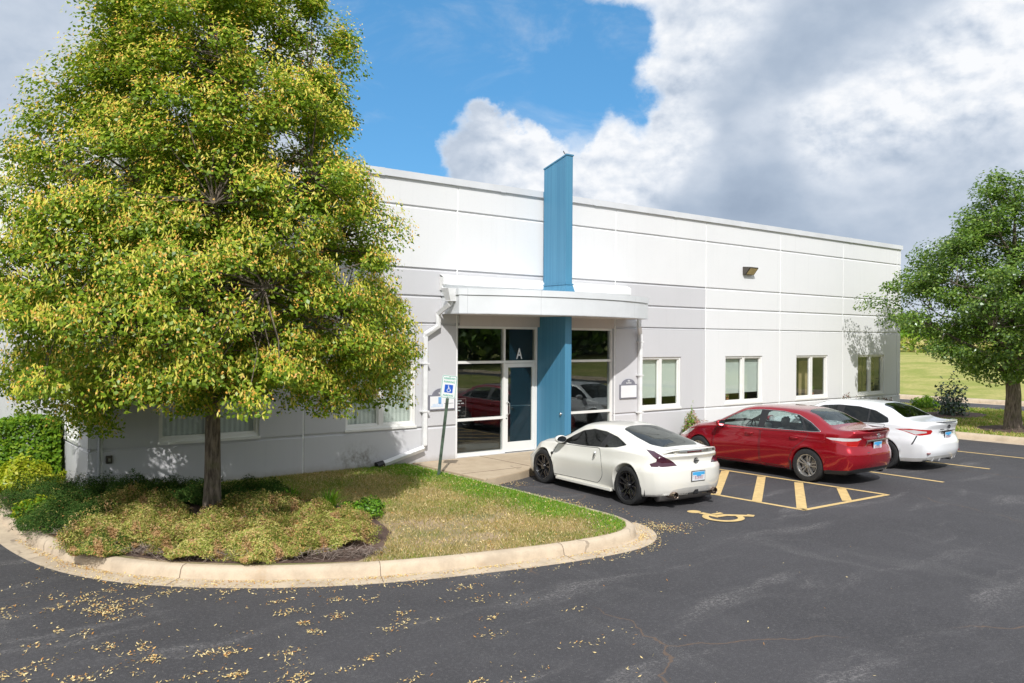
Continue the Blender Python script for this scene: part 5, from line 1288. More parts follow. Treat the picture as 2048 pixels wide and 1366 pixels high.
# ================= sedans =================
def sedan(loc, rz, label, paint, kind):
    older = kind == 'older'
    L_ = 4.85; root = empty('parked_car', loc, rz, label, 'car', 'cars parked nose in to the building')
    A = (1.07, .365, .335); Bf = (3.85, .365, .335)
    dz = 0 if older else -.02
    sp = dict(L=L_, W=1.82, arches=[A, Bf], lip=.008, flare=.006,
        sill=[(0,.24),(.3,.22),(.6,.21),(1.5,.20),(3.3,.20),(4.2,.21),(L_,.22)],
        w_low=[(0,.72),(.4,.80),(1.07,.84),(1.6,.83),(2.5,.83),(3.4,.83),(3.85,.84),(4.4,.78),(L_,.58)],
        w_mid=[(0,.79),(.35,.87),(.9,.905),(1.6,.905),(2.5,.90),(3.4,.90),(3.9,.89),(4.4,.82),(L_,.60)],
        z_mid=[(0,.62),(1.0,.66),(2.5,.62),(3.9,.62),(L_,.48)],
        w_sh=[(0,.74),(.35,.80),(.9,.84),(1.6,.835),(2.5,.835),(3.3,.825),(3.8,.80),(4.3,.74),(L_,.52)],
        z_sh=[(0,.965),(.35,1.0),(.9,1.01),(1.6,.985),(2.5,.96),(3.3,.935),(3.8,.895),(4.3,.80),(4.65,.68),(L_,.58)],
        w_e=[(0,.66),(.35,.70),(.62,.69),(.95,.63),(1.3,.58),(1.8,.575),(2.3,.585),(2.7,.59),(3.1,.64),(3.5,.71),(3.75,.73),(4.2,.68),(L_,.46)],
        z_e=[(0,1.05),(.12,1.085),(.35,1.085),(.58,1.10),(.85,1.20),(1.15,1.33),(1.5,1.395),(2.0,1.415),(2.5,1.40),(2.8,1.345),(3.15,1.175),(3.5,1.0),(3.72,.945),(4.2,.86),(4.6,.74),(L_,.62)],
        z_t=[(0,1.075),(.12,1.115),(.35,1.115),(.6,1.135),(.85,1.25),(1.15,1.385),(1.5,1.45),(2.0,1.47),(2.5,1.455),(2.8,1.41),(3.15,1.27),(3.5,1.105),(3.75,1.01),(4.2,.93),(4.6,.80),(L_,.65)],
        crease=(lambda s_: (.86+.02*(s_<2), .010 if .3 < s_ < 4.0 else 0)) if older else (lambda s_: (.82, .006 if .3 < s_ < 4.0 else 0)),
        rf=.85, rk=.30, rp=3.0, rprof=[(.2,.13),(.32,.06),(.48,.0),(.62,.0),(.70,.035),(.80,.075),(.92,.07),(1.02,.03),(1.10,.0),(1.5,0)],
        ff=1.0, fk=.42, fprof=[(.15,.03),(.35,0),(.5,.0),(.62,.04),(.75,.12),(1.5,.12)])
    if older:
        dlo = round_poly([(3.42,.985),(3.05,1.20),(2.72,1.335),(2.3,1.375),(1.8,1.37),(1.42,1.325),(1.10,1.20),(.80,1.035),(.98,1.022),(1.6,1.01),(2.5,.99)], .03)
        fw = [(3.40,.995),(3.05,1.19),(2.72,1.325),(2.34,1.362),(2.30,.998)]
        rw = [(2.14,1.362),(1.8,1.36),(1.46,1.318),(1.34,1.27),(1.20,1.03),(1.6,1.018),(2.16,1.0)]
        qw = [(1.29,1.235),(1.10,1.17),(.86,1.045),(1.12,1.035)]
    else:
        dlo = round_poly([(3.42,.975),(3.05,1.18),(2.72,1.315),(2.3,1.355),(1.8,1.345),(1.38,1.28),(1.04,1.14),(.98,1.04),(1.2,1.005),(1.8,.985),(2.5,.97)], .04)
        fw = [(3.40,.985),(3.05,1.17),(2.72,1.305),(2.34,1.342),(2.30,.982)]
        rw = [(2.14,1.342),(1.8,1.335),(1.54,1.30),(1.50,1.005),(2.16,.985)]
        qw = [(1.50,1.29),(1.38,1.265),(1.07,1.13),(1.01,1.05),(1.22,1.018),(1.46,1.007)]
    rear_g = round_poly([(-.50,.70),(.50,.70),(.60,.74),(.50,1.02),(.46,1.28),(.25,1.36),(-.25,1.36),(-.46,1.28),(-.50,1.02),(-.60,.74)], .05)
    shield = [(-.53,2.76),(0,2.82),(.53,2.76),(.62,3.15),(.70,3.58),(.4,3.70),(0,3.74),(-.4,3.70),(-.70,3.58),(-.62,3.15)]
    d1 = round_poly([(3.42,.25),(3.44,.60),(3.40,.93),(3.0,.945),(2.23,.965),(2.23,.25)], .04)
    d2 = round_poly([(2.21,.25),(2.21,.965),(1.6,.985),(1.05,.998),(1.12,.86),(1.40,.62),(1.50,.40),(1.52,.25)], .05)
    gl = lambda f: side_up(f, .955); dc = lambda f: side_any(f) and f.calc_center_median().z < 1.0
    rc = lambda f: rearish(f, .45); rs = lambda f: side_any(f) and f.calc_center_median().y < .95 and f.calc_center_median().z < 1.0
    regs = door_gap(9, 8, d1, dc) + door_gap(9, 12, d2, dc) + [
        (7, (1,2), dlo, gl), (1, (1,2), fw, gl), (2, (1,2), rw, gl), (13, (1,2), qw, gl),
        (3, (0,1), rear_g, lambda f: toprear(f, .55, 1.5)), (4, (0,1), shield, lambda f: toprear(f, 2.6, 3.8))]
    if older:
        tl = [(-1.078,.934),(-.846,.947),(-.448,.949),(-.44,.913),(-.53,.782),(-.596,.785),(-.745,.803),(-.861,.843),(-1.011,.895)]
        cl = [(-1.078,.934),(-.846,.947),(-.448,.949),(-.432,.925),(-.514,.894),(-.812,.886),(-.995,.897)]
        for sd_, cf in (('L', cornerL), ('R', cornerR)): regs += [(5, sd_, tl, cf), (14, sd_, cl, cf)]
    else:
        tl = [(-1.191,.917),(-.953,.941),(-.514,.93),(-.483,.893),(-.531,.834),(-.768,.800),(-.86,.808),(-1.044,.881)]
        cl = [(-1.10,.908),(-.86,.913),(-.62,.892),(-.62,.866),(-.769,.845),(-.842,.818),(-.95,.862)]
        for sd_, cf in (('L', cornerL), ('R', cornerR)): regs += [(5, sd_, tl, cf), (14, sd_, cl, cf), (15, sd_, [(-.836,.795),(-.806,.795),(-.913,.600),(-.940,.600)], cf)]
    regs += [(6, (1,2), [(4.30,.66),(4.72,.60),(4.62,.72),(4.05,.83),(4.15,.74)], lambda f: side_any(f) and f.calc_center_median().y > 3.9),
             (10, (0,2), round_poly([(-.30,.60),(.30,.60),(.40,.79),(.33,.885),(-.33,.885),(-.40,.79)], .02), lambda f: rearish(f, .35)),
             (11, (0,2), [(-.90,.20),(.90,.20),(.84,.29),(.62,.345),(.45,.36),(-.45,.36),(-.62,.345),(-.84,.29)], lambda f: f.calc_center_median().y < .75 and f.normal.y < -.1)]
    sp['regions'] = regs; sp['whole'] = (0, 3, 4, 10, 11)
    glm = 'car_glass' if older else 'tint_glass'
    build_car(sp, root, {0: ('body', paint, None), 9: ('door_gap', 'dark_trim', None), 8: ('front_door', paint, None), 12: ('rear_door', paint, None), 7: ('window_surround', 'dark_trim', None), 1: ('front_window', glm, None), 2: ('rear_side_window', glm, None), 13: ('quarter_window', 'tint_glass' if not older else 'tint_glass', None),
        3: ('rear_window', glm, None), 4: ('windshield', 'car_glass', None), 5: ('tail_light', 'lamp_red', None), 14: ('clear_lens', 'lamp_clear', 5), 15: ('bumper_slit', 'dark_trim', None), 6: ('headlight', 'headlamp', None), 10: ('plate_recess', paint, None), 11: ('lower_valance', 'dark_trim' if older else 'valance_grey', None)})
    def xo(y, z, side):    # surface of the glasshouse
        wsh, zsh, we, ze = tab(sp['w_sh'], y), tab(sp['z_sh'], y), tab(sp['w_e'], y), tab(sp['z_e'], y)
        k = min(1, max(0, (z-zsh)/(ze-zsh+1e-6))); return side*(wsh+(we-wsh)*k-.004)
    if older: strip(root, 'chrome_surround', dlo, xo, 'bright', .007, True, .008)
    # boot lid lip
    mb = MB(); n = 21; V = []
    for i in range(n):
        k = -1+2*i/(n-1); x = .60*k; yb = .0+.26*abs(k)**3; zb = 1.112-.02*abs(k)**3+ (0 if older else .0)
        V += [(x, yb-.045, zb+.014), (x, yb-.045, zb+.002), (x, yb+.06, zb-.02), (x, yb+.15, zb-.006)]
    mb.raw(V, [(i*4+j, i*4+(j+1)%4, (i+1)*4+(j+1)%4, (i+1)*4+j) for i in range(n-1) for j in range(4)]+[(0,1,2,3),(n*4-4,n*4-1,n*4-2,n*4-3)])
    mb.build('boot_spoiler', paint, root, smooth=True, ang=R(60))
    # badge: crossed ellipses
    ym = .030
    mb = MB()
    for (rx_, rz_, cz) in ((.062,.040,0), (.018,.038,0), (.040,.018,.016)):
        mb.tube([(rx_*math.cos(a), ym, .985+cz+rz_*math.sin(a)) for a in np.linspace(0, 2*math.pi, 25)], .0055, 5, cap=False)
    mb.build('emblem', 'bright' if older else 'dark_trim', root, smooth=True)
    if older:
        mb = MB(); mb.box(-.40,.40,.02,.06,.885,.915); mb.raw([(-.40,.028,.915),(-.40,.028,.88),(-.455,.06,.79),(-.43,.06,.79)], [(0,1,2,3)]); mb.raw([(.40,.028,.915),(.40,.028,.88),(.455,.06,.79),(.43,.06,.79)], [(0,1,2,3)]); mb.build('boot_garnish', 'bright', root, bevel=.004)
        license_plate(root, 0, .050, .785, R(4))
    else:
        license_plate(root, 0, .050, .79, R(4))
        mb = MB(); mb.box(-.30,.30,.025,.06,.885,.90); mb.build('boot_garnish', 'dark_trim', root)
        for x in (-.52,-.3,.3,.52):
            ya = rear_y(sp, x, .34)+.02; mb = MB(); mb.raw([(x-.01,ya-.03,.38),(x+.01,ya-.03,.38),(x+.01,ya+.02,.24),(x-.01,ya+.02,.24),(x-.01,ya+.12,.38),(x+.01,ya+.12,.38),(x+.01,ya+.10,.24),(x-.01,ya+.10,.24)], [(0,1,2,3),(4,5,6,7),(0,1,5,4),(1,2,6,5),(2,3,7,6),(3,0,4,7)]); mb.build('diffuser_fin', paint, root)
        for x in (-.66, .66):
            ya = rear_y(sp, x, .42); mb = MB(); mb.box(x-.07,x+.07,ya-.004,ya+.05,.41,.43); mb.build('reflector', 'reflector_red', root)
    wd_ = 'letters'
    mb = MB()
    for i in range(5): mb.box(-.40+i*.034, -.378+i*.034, .030 if older else .024, .04, .655 if older else .93, .675 if older else .945)
    mb.build('badge_letters', 'bright' if older else 'dark_trim', root)
    mb = MB(); mb.box(-.70,.70,.35,4.4,.20,.30); mb.tube([(.55,.25,.24),(.55,.9,.24)], .06, 8); mb.build('underbody', 'black', root)
    for sd in (-1, 1):
        for y in (1.38, 2.48):
            mb = MB(); mb.tube([(sd*.876,y-.10,.865),(sd*.905,y-.05,.872),(sd*.905,y+.05,.872),(sd*.876,y+.10,.865)], .013, 8); mb.build('door_handle', paint, root, smooth=True)
        mirror(root, sd*.84, 3.20, 1.03, sd, paint)
        if older:
            mb = MB(); mb.box(min(sd*.80,sd*.89), max(sd*.80,sd*.89), 1.44,1.47,.20,.40); mb.build('mud_flap', 'dark_trim', root)
    stl = dict(rim=.68, spokes=5, sp0=.014, sp1=.038, w0=.024, w1=.034, mat='wheel_silver', dish=.02, ph=.5) if older else dict(rim=.74, spokes=5, sp0=.014, sp1=.05, w0=.022, w1=.026, mat='wheel_dark', dish=.02, ph=.1)
    for (y, sd) in ((1.07,-1),(1.07,1),(3.85,-1),(3.85,1)): wheel(root, sd*.79, y, .335, .225, stl, sd)
    wells(root, [A, Bf], .86)
    c = interior(root, .95, 3.5, .30, .97, 'cabin_light' if older else 'cabin', .66)
    for x in (-.36, .36): seat(c, x, 2.15, 'cabin')
    rear_bench(c, 1.30, 'cabin'); steering(c, -.36, 2.85, .92)
    mb = MB(); mb.box(-.13,.13,2.84,2.86,1.30,1.36); mb.build('cabin_mirror', 'cabin_black', c)
    return root
sedan((16.04, 8.55, 0), R(0), 'dark red sedan with silver wheels, parked between the two white cars', 'ruby_red', 'older')
sedan((19.08, 8.55, 0), R(0), 'white sedan with tinted windows and red clear tail lights, farthest from the entrance', 'plain_white', 'newer')
# ------------------------------------------------------------------ shrubs, hedges, grass, litter
def shrub(name, loc, rx, ry, h, n, L_, wd, mats, fr, label, cat='shrub', group=None, kind='dome', seed=1, stems=6, spike=.0, keepf=None, cname='foliage'):
    rng = np.random.default_rng(seed); random.seed(seed)
    T = empty(name, loc, 0, label, cat, group)
    u_ = unit(rng.normal(size=(n,3))); u_[:,2] = np.abs(u_[:,2]); rad = rng.uniform(0,1,n)**.30
    th = np.arctan2(u_[:,1], u_[:,0])
    lump = 1 + .13*np.sin(3*th+seed) + .09*np.sin(7*th+2*seed) + .10*np.sin(9*u_[:,2]+5*th) 
    if kind == 'box':
        P = rng.uniform(-1,1,(n,3)); ax = rng.integers(0,5,n); 
        q = rng.uniform(.82,1.0,n)
        P[:,0] = np.where(ax == 0, -q, np.where(ax == 1, q, P[:,0])); P[:,1] = np.where(ax == 2, -q, np.where(ax == 3, q, P[:,1])); P[:,2] = np.where(ax == 4, q, P[:,2])
        u_ = unit(np.stack([np.where(ax == 0,-1,np.where(ax == 1,1,0)), np.where(ax == 2,-1,np.where(ax == 3,1,0)), np.where(ax == 4,1,.15)],1)+.01)
        P = P*np.array([rx,ry,h/2]) + np.array([0,0,h/2]); P += .05*np.sin(P[:,[1,2,0]]*5+seed)
    else:
        P = u_*(rad*lump)[:,None]*np.array([rx,ry,h])
        P[:,2] = P[:,2]*.92+.05
        bumps = .26*np.sin(P[:,0]*8+seed)*np.sin(P[:,1]*7.3+2)*h + .07*h*np.sin(P[:,0]*17)*np.sin(P[:,1]*19); P[:,2] = np.maximum(P[:,2]+bumps*(rad), .02)
    N = unit(u_*1.0 + np.array([0,0,.35]) + rng.normal(size=(n,3))*.6)
    Dd = u_*np.array([1,1,.5])*spike + rng.normal(size=(n,3))*(1-spike*.6) + np.array([0,0,.4*spike])
    if keepf is not None:
        k = keepf(P[:,0]+loc[0], P[:,1]+loc[1]); P, N, Dd = P[k], N[k], Dd[k]; n = len(P)
    sel = rng.choice(len(mats), n, p=fr)
    # patches: kinds vary in drifts rather than leaf by leaf
    drift = np.sin(P[:,0]*4.1+seed*1.7)+np.sin(P[:,1]*4.7+seed)+.8*np.sin((P[:,0]+P[:,1])*9+seed)
    if len(mats) > 1: sel = np.where(drift > 1.0, len(mats)-1, sel)
    if name == 'juniper': sel = np.where((mats[0] != 'juniper_dark') & (np.sin(P[:,0]*13+seed)*np.sin(P[:,1]*11+seed*2)+.5*np.sin(P[:,0]*29) > .62), len(mats), sel)
    if name == 'juniper': mats = list(mats)+['juniper_brown']
    L2 = L_*rng.uniform(.6,1.3,n); V, F = leaves(P, N, L2, L2*wd, .15, Dd)
    mb = MB()
    for i in range(stems):
        a = 2*math.pi*i/stems+random.uniform(-.4,.4); k = random.uniform(.35,.75)
        mb.tube(limb_path((0.03*math.cos(a),.03*math.sin(a),-.02), (rx*k*math.cos(a), ry*k*math.sin(a), h*random.uniform(.5,.8)), .05, 3, .1), [.014,.011,.008,.004], 5, cap=False)
    mb.build('stem', 'bark', T, smooth=True)
    fast(cname, V, F, sel, mats, T)
    return T
JG = 'spreading junipers in the corner bed'
def in_isl(x, y): return inpoly(x, y, isl_poly)
# (x, y, rx, ry, h, kind, label)
jun = [(2.45,14.9,.95,.85,.55,'d','dark green spreading juniper nearest the building corner at the left of the bed'),
       (3.55,14.55,.85,.65,.50,'d','dark green juniper in front of the wall outlet box, behind the olive ones'),
       (2.35,13.35,.70,.85,.46,'d','dark green juniper by the left bend of the kerb'),
       (3.15,13.1,.80,.80,.50,'m','brown tipped juniper left of the linden trunk'),
       (2.75,11.9,.75,.70,.42,'o','yellow olive juniper at the front left curve of the kerb'),
       (3.55,11.3,.85,.75,.44,'o','olive and tan juniper in front of the linden trunk'),
       (4.05,10.5,.80,.72,.40,'o','olive juniper at the front edge of the bed, straight before the trunk'),
       (4.75,12.05,.80,.75,.42,'m','greenish brown juniper just right of the linden trunk'),
       (4.75,10.15,.72,.60,.38,'o','olive juniper near the front kerb, third from the right end'),
       (5.15,10.95,.68,.65,.36,'g','bright olive green juniper at the right end of the bed'),
       (5.05,13.35,.75,.65,.42,'d','shaded dark juniper behind and right of the trunk'),
       (4.15,13.95,.75,.55,.42,'d','shaded dark juniper between the trunk and the wall'),
       (3.35,10.65,.55,.50,.32,'o','small tan juniper tucked against the front kerb'),
       (2.45,11.5,.50,.50,.30,'m','small brownish juniper at the left front of the bed near the kerb'),
       (4.1,9.95,.60,.42,.30,'o','low tan juniper nearest the front kerb in the middle of the bed')]
km = {'d': (['juniper_dark','juniper_mid','juniper_dark'],[.90,.04,.06]), 'm': (['juniper_mid','juniper_dark','juniper_olive'],[.55,.3,.15]), 'o': (['juniper_olive','juniper_mid'],[.68,.32]), 'g': (['juniper_olive','grass_green','juniper_mid'],[.70,.12,.18])}
for i, (x, y, rx, ry, h, k, lb) in enumerate(jun):
    mt_, fr_ = km[k]
    shrub('juniper', (x, y, .14), rx, ry, h*.78, 24000, .040, .26, mt_, fr_, lb, 'shrub', JG, seed=20+i, stems=10, spike=.75)
# dead twigs along the front of the bed
rng = np.random.default_rng(3)
tw = [p for p in offset_path(path, .30) if 2.0 < p[0] < 5.2 and p[1] < 13.5]
P = []; 
for _ in range(2600):
    i = rng.integers(0, len(tw)); P.append((tw[i][0]+rng.normal()*.13, tw[i][1]+abs(rng.normal())*.16+.02, .155+rng.uniform(0,.10)))
P = np.array(P); N = unit(rng.normal(size=(len(P),3))*.4+np.array([0,0,1])); V, F = leaves(P, N, rng.uniform(.05,.22,len(P)), .009, .1, rng.normal(size=(len(P),3))+np.array([.8,-.4,.0]))
k = in_isl(P[:,0], P[:,1]); F = F[k]
tag(fast('dead_twigs', V, F, None, 'twig'), kind='stuff')
# clipped hedge and golden shrub at the far left
shrub('hedge', (1.55, 18.35, .10), 1.42, .9, 1.20, 30000, .085, .6, ['hedge_leaf'], [1.0], 'tall bright green clipped hedge against the left end of the building', 'hedge', None, kind='box', seed=3, stems=8)
shrub('golden_shrub', (2.25, 16.9, .12), .55, .50, .48, 9000, .07, .55, ['gold_leaf'], [1.0], 'low golden yellow shrub in front of the clipped hedge', 'shrub', None, seed=8)
shrub('weed_tuft', (2.02, 13.95, .14), .30, .35, .30, 1800, .07, .5, ['hedge_leaf','gold_leaf'], [.7,.3], 'pale green weedy tuft by the kerb left of the dark junipers', 'plant', None, seed=12)
def tuft(name, x, y, n, h, spread, m, label, z=.145, cat='plant', seed=1, wd=.018):
    rng = np.random.default_rng(seed); V = []; F = []
    for i in range(n):
        a = rng.uniform(0, 2*math.pi); r0 = rng.uniform(0, spread*.25); hh = h*rng.uniform(.6,1.1); ln = spread*rng.uniform(.3,1); b0 = Vector((r0*math.cos(a), r0*math.sin(a), 0))
        t_ = Vector((-math.sin(a), math.cos(a), 0))*wd/2; k = len(V)
        for q in range(4):
            f_ = q/3; c = b0+Vector((math.cos(a)*ln*f_**1.6, math.sin(a)*ln*f_**1.6, hh*(f_-.35*f_**3))); s_ = (1-f_*.9)
            V += [tuple(c-t_*s_), tuple(c+t_*s_)]
        for q in range(3): F.append((k+2*q, k+2*q+1, k+2*q+3, k+2*q+2))
    o = fast(name, np.array(V), np.array(F), None, m); o.location = (x, y, z); return tag(o, label, cat)
tuft('daylily', 5.75, 12.0, 150, .48, .36, 'grass_green', 'clump of arching daylily leaves right of the junipers', seed=2)
tuft('daylily', 5.55, 12.95, 90, .40, .30, 'grass_green', 'second daylily clump in the tree shade nearer the wall', seed=3)
shrub('perennial', (6.0, 11.35, .14), .38, .32, .24, 3000, .055, .4, ['grass_green','juniper_dark'], [.7,.3], 'low green leafy perennial at the right tip of the juniper bed', 'plant', None, seed=31)
# plants along the facade
shrub('flowering_plant', (18.25, 15.1, .15), .42, .30, .72, 2600, .06, .4, ['hedge_leaf','flower'], [.72,.28], 'pink flowering plant against the wall in front of the red car', 'plant', None, seed=41, stems=12, spike=.6)
shrub('red_shrub', (26.2, 15.0, .15), .62, .32, .82, 3600, .07, .45, ['red_leaf'], [1.0], 'reddish leaved shrub under the last window, beyond the white sedan', 'shrub', 'reddish shrubs against the wall', seed=42, stems=10, spike=.5)
shrub('red_shrub', (28.5, 15.05, .15), .50, .30, .72, 2600, .07, .45, ['red_leaf'], [1.0], 'smaller reddish shrub at the far end of the wall beside the corner', 'shrub', 'reddish shrubs against the wall', seed=43, stems=10, spike=.5)
# window sill pots
def pot(x, y, z, col, fm, label, hh=.16, fr=None):
    e = empty('potted_plant', (x, y, z), 0, label, 'potted plant')
    mb = MB(); mb.lathe([(0,.001),(0,.035),(.075,.05),(.075,.044),(.06,.001)], 'z', (0,0,0), 14); mb.build('pot', col, e, smooth=True, ang=R(40))
    rng = np.random.default_rng(int(x*10)); n = 160; u_ = unit(rng.normal(size=(n,3))); P = u_*rng.uniform(.2,1,(n,1))*np.array([.09,.05,hh/2])+np.array([0,0,.075+hh/2])
    V, F = leaves(P, unit(u_+np.array([0,-.6,.3])), .045, .03, .1); fast('foliage', V, F, rng.choice(len(fm), n, p=fr or [1.0/len(fm)]*len(fm)), fm, e)
pot(20.62, D+.20, 1.06, 'terracotta', ['hedge_leaf','flower'], 'potted plant in a terracotta pot behind the glass of the middle blind window')
pot(20.40, D+.20, 1.06, 'bluepot', ['hedge_leaf'], 'tiny plant in a blue pot on the sill of the middle blind window', .06)
pot(24.12, D+.20, 1.06, 'terracotta', ['magenta','hedge_leaf'], 'magenta flowers in a pot on the sill of the tan window', .22, [.65,.35])
pot(25.22, D+.22, 1.06, 'terracotta', ['bush_leaf','hedge_leaf'], 'green houseplant in the right half of the tan window', .26)
# right island bush
shrub('dark_shrub', (32.1, 14.35, .15), .70, .60, 1.35, 900, .13, .6, ['bush_leaf'], [1.0], 'dark green open shrub in mulch on the right island', 'shrub', None, seed=51, stems=12, spike=.3)
shrub('weed_clump', (34.4, 16.4, .15), .75, .45, .45, 1800, .12, .5, ['hedge_leaf'], [1.0], 'bright green low weeds at the far edge of the right island behind the dark shrub', 'plant', None, seed=52)
# --- grass blades on the island
def blades(name, n, poly, z, hlo, hhi, wd, mats, pick, seed=1, dens=None):
    rng = np.random.default_rng(seed); xs_ = [p[0] for p in poly]; ys_ = [p[1] for p in poly]
    P = np.stack([rng.uniform(min(xs_), max(xs_), n), rng.uniform(min(ys_), max(ys_), n)], 1); P = P[inpoly(P[:,0], P[:,1], poly)]
    if dens is not None: P = P[rng.uniform(size=len(P)) < dens(P[:,0], P[:,1])]
    n = len(P); a = rng.uniform(0, 2*math.pi, n); h = rng.uniform(hlo, hhi, n); ln = rng.uniform(.2,1.0,n)*h; w_ = wd*rng.uniform(.7,1.3,n)
    b_ = rng.uniform(0, 2*math.pi, n); z0 = np.full(n, z)
    A = np.stack([P[:,0]-np.cos(a)*w_/2, P[:,1]-np.sin(a)*w_/2, z0], 1); Bq = np.stack([P[:,0]+np.cos(a)*w_/2, P[:,1]+np.sin(a)*w_/2, z0], 1)
    T1 = np.stack([P[:,0]+np.cos(b_)*ln, P[:,1]+np.sin(b_)*ln, z0+h], 1); V = np.stack([A, Bq, T1], 1).reshape(-1,3); F = np.arange(3*n).reshape(-1,3)
    return tag(fast(name, V, F, pick(P[:,0], P[:,1], rng), mats), kind='stuff')
def vn(x, y, s=1.0): return (np.sin(x*1.7*s+1)+np.sin(y*2.1*s+2)+np.sin((x+y)*3.1*s)+np.sin((x-y)*4.3*s+1)+.7*np.sin(x*7.7*s)*np.sin(y*8.3*s))/4
isl_in = [p for p in offset_path(path, .16) if p[1] <= 15.6]; grass_poly = isl_in+[(9.25,15.58),(5.6,15.58),(5.9,14.2),(6.1,12.9),(6.15,12.0),(6.05,11.0),(5.8,10.2),(5.5,9.4),(5.2,9.0)]
grass_poly = [p for p in isl_in if p[0] > 4.75]+[(9.25,15.58),(3.1,15.58),(4.4,14.5),(5.3,13.7),(5.95,12.9),(6.15,12.0),(6.05,11.0),(5.8,10.2),(5.3,9.45)]
def bare(x, y):
    e = ((x-6.3)/.9)**2+((y-9.9)/1.1)**2; g = ((x-7.4)/.5)**2+((y-10.2)/.35)**2; q = ((x-6.6)/.5)**2+((y-9.2)/.3)**2; s2 = ((x-6.1)/.45)**2+((y-10.3)/1.3)**2
    return np.minimum(np.minimum(e*1.3, g), np.minimum(q, s2))
def pick(x, y, rng):
    edge_ = np.maximum(0, (x-8.0))*1.3 + np.maximum(0, .5-np.abs(y-8.6))*.9*(x > 7.6)
    k = vn(x, y, .8)*.9 + rng.normal(size=len(x))*.35 + edge_ - .9*np.exp(-bare(x, y)*.5) - .10
    return np.where(k > .55, 1, np.where(k < -.15, 2, 0))
blades('grass', 150000, grass_poly, .142, .018, .058, .011, ['grass','grass_green','grass_dry'], pick, 5, lambda x, y: np.clip(.25+.75*np.clip(bare(x, y)-.35+.35*vn(x,y,2.5), 0, 1), 0, 1))
blades('island_grass', 60000, [(26.2,2),(36.2,2),(36.2,24),(31,24),(31,17),(26.2,17)], .15, .03, .10, .03, ['grass','grass_green','grass_dry'], lambda x, y, rng: np.where(vn(x,y,.6)+rng.normal(size=len(x))*.4 > .35, 1, np.where(rng.uniform(size=len(x)) < .25, 2, 0)), 6,
       lambda x, y: 1.0*((((x-28.5)/1.5)**2+((y-10.8)/1.1)**2 > .9) & (((x-31.9)/2.0)**2+((y-14.4)/1.2)**2 > .9)))
# --- fallen linden bracts
rng = np.random.default_rng(77); P = []
def scatter(cx, cy, sx, sy, n, z=.008):
    for _ in range(n): P.append((cx+rng.normal()*sx, cy+rng.normal()*sy, z+rng.uniform(0,.006)))
clus = []
for _ in range(230):
    i = rng.integers(0, len(path)); 
    cx, cy = rng.uniform(.3, 6.5), rng.uniform(4.4, 11.0); clus.append((cx, cy))
def inlot(x, y): return ~inpoly(x, y, [(p[0], p[1]) for p in offset_path(path, 0)]+[(9.4,30)])
for cx, cy in clus:
    m_ = int(rng.integers(5, 62)*np.clip(1.55-math.hypot(cx-2.0, cy-7.6)/2.9, .0, 1.4)); scatter(cx, cy, rng.uniform(.03,.15), rng.uniform(.03,.08), m_)
for _ in range(420): P.append((abs(rng.normal())*3.2, rng.uniform(3.5,12), .008))
gp = offset_path(path, -.06)
for _ in range(3600):
    i = int(rng.integers(0, len(gp)-1)); dn = (.15+.85*abs(math.sin(gp[i][0]*2.3))**2)*(1 if gp[i][0] < 7 else .6); 
    if gp[i][1] > 13.5 or rng.uniform() > dn*(1.0 if gp[i][0] < 9 else .25): continue
    f_ = rng.uniform(); x = gp[i][0]*(1-f_)+gp[i+1][0]*f_; y = gp[i][1]*(1-f_)+gp[i+1][1]*f_; P.append((x+rng.normal()*.03, y-abs(rng.normal())*.05, .014))
for _ in range(1900):
    i = int(rng.integers(0, len(gp)-1)); 
    if gp[i][1] < 12: P.append((gp[i][0]+rng.normal()*.10-.05, gp[i][1]-rng.uniform(0,.5), .014))
scatter(9.55, 8.55, .14, .22, 330, .014); scatter(9.9, 8.35, .3, .1, 70); scatter(9.62, 11.3, .10, .8, 130); scatter(9.72, 10.9, .10, .35, 120); scatter(9.9,10.0,.12,.5,40); scatter(10.1, 12.9, .2, .18, 120); scatter(11.0,7.0,2.5,1.6,22)
P = np.array(P); a = np.array(P); kk = inlot(a[:,0], a[:,1]) & (a[:,0] < 12.2)
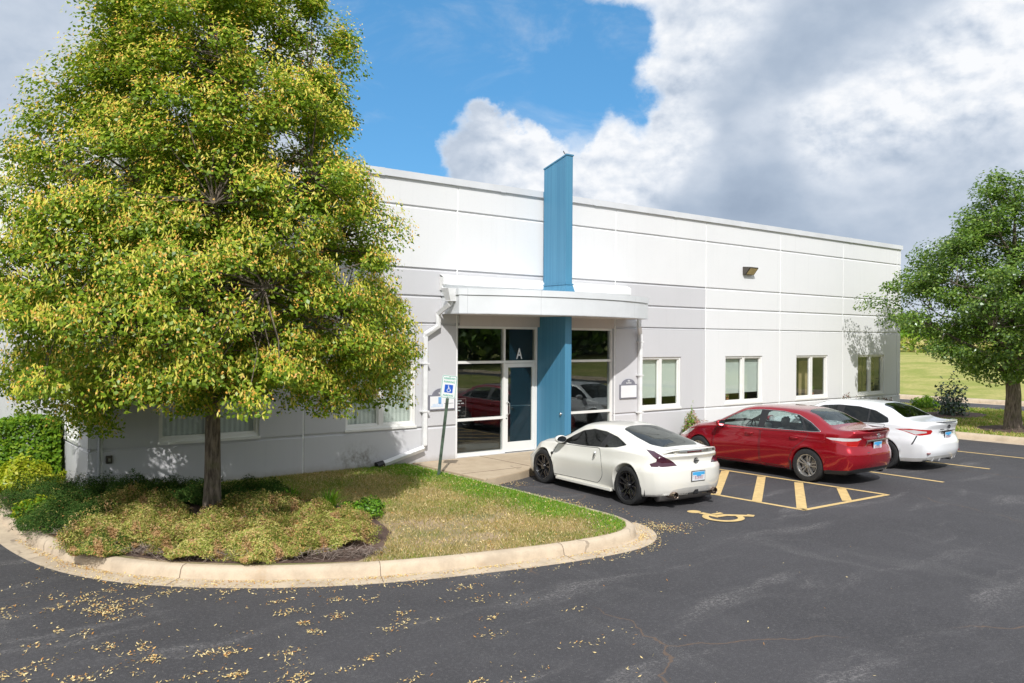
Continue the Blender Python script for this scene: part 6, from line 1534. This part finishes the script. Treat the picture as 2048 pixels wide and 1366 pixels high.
P = P[kk]; n = len(P); N = unit(rng.normal(size=(n,3))*.35+np.array([0,0,1])); V, F = leaves(P+np.array([0,0,.006]), N, rng.uniform(.016,.046,n), rng.uniform(.006,.016,n), .3, rng.normal(size=(n,3))*np.array([1,1,.1]))
tag(fast('fallen_bracts', V, F, None, 'petal'), kind='stuff')
P = []
for _ in range(4200): P.append((rng.uniform(4.8,9.2), rng.uniform(8.4,15.4), .15+rng.uniform(.01,.045)))
P = np.array(P); P = P[inpoly(P[:,0], P[:,1], grass_poly)]; n = len(P); V, F = leaves(P, unit(rng.normal(size=(n,3))*.5+np.array([0,0,1])), rng.uniform(.02,.05,n), .012, .2)
tag(fast('bracts_in_grass', V, F, None, 'petal'), kind='stuff')
# --- far background
def hedgerow(name, pts, h, wd, n, L_, m, seed, label=None, cat=None):
    rng = np.random.default_rng(seed); pts = np.array(pts, float); seg = np.linalg.norm(np.diff(pts, axis=0), axis=1); cum = np.concatenate([[0], np.cumsum(seg)])
    s_ = rng.uniform(0, cum[-1], n); x = np.interp(s_, cum, pts[:,0]); y = np.interp(s_, cum, pts[:,1])
    hh = h*(.72+.20*np.sin(s_*.31+seed)+.13*np.sin(s_*.83)+.08*np.sin(s_*2.1)); z = hh*rng.uniform(0,1,n)**.6
    x = x+rng.normal(size=n)*wd*(1-.5*z/h); y = y+rng.normal(size=n)*wd*(1-.5*z/h); zz = gz(x, y)
    P = np.stack([x,y,z+zz],1); V, F = leaves(P, unit(rng.normal(size=(n,3))+np.array([-.4,-.5,.7])), L_*rng.uniform(.6,1.3,n), L_*.7, .15)
    o = fast(name, V, F, None, m); return tag(o, kind='stuff')
hedgerow('rough_grass', [(83,-20),(86,60),(95,160)], 1.4, 2.2, 16000, .55, 'grass', 1)
hedgerow('hedgerow', [(92,-30),(94,60),(105,180)], 2.3, 1.8, 22000, .6, 'hedge_leaf', 2)
hedgerow('far_trees', [(150,-60),(155,80),(170,330)], 5.2, 3.0, 22000, 1.3, 'pear_leaf', 3)
# trees across the lot, seen in the glass
hedgerow('facing_trees', [(-40,-38),(10,-40),(60,-42),(110,-30)], 9, 4.0, 26000, 1.3, 'pear_leaf', 4)
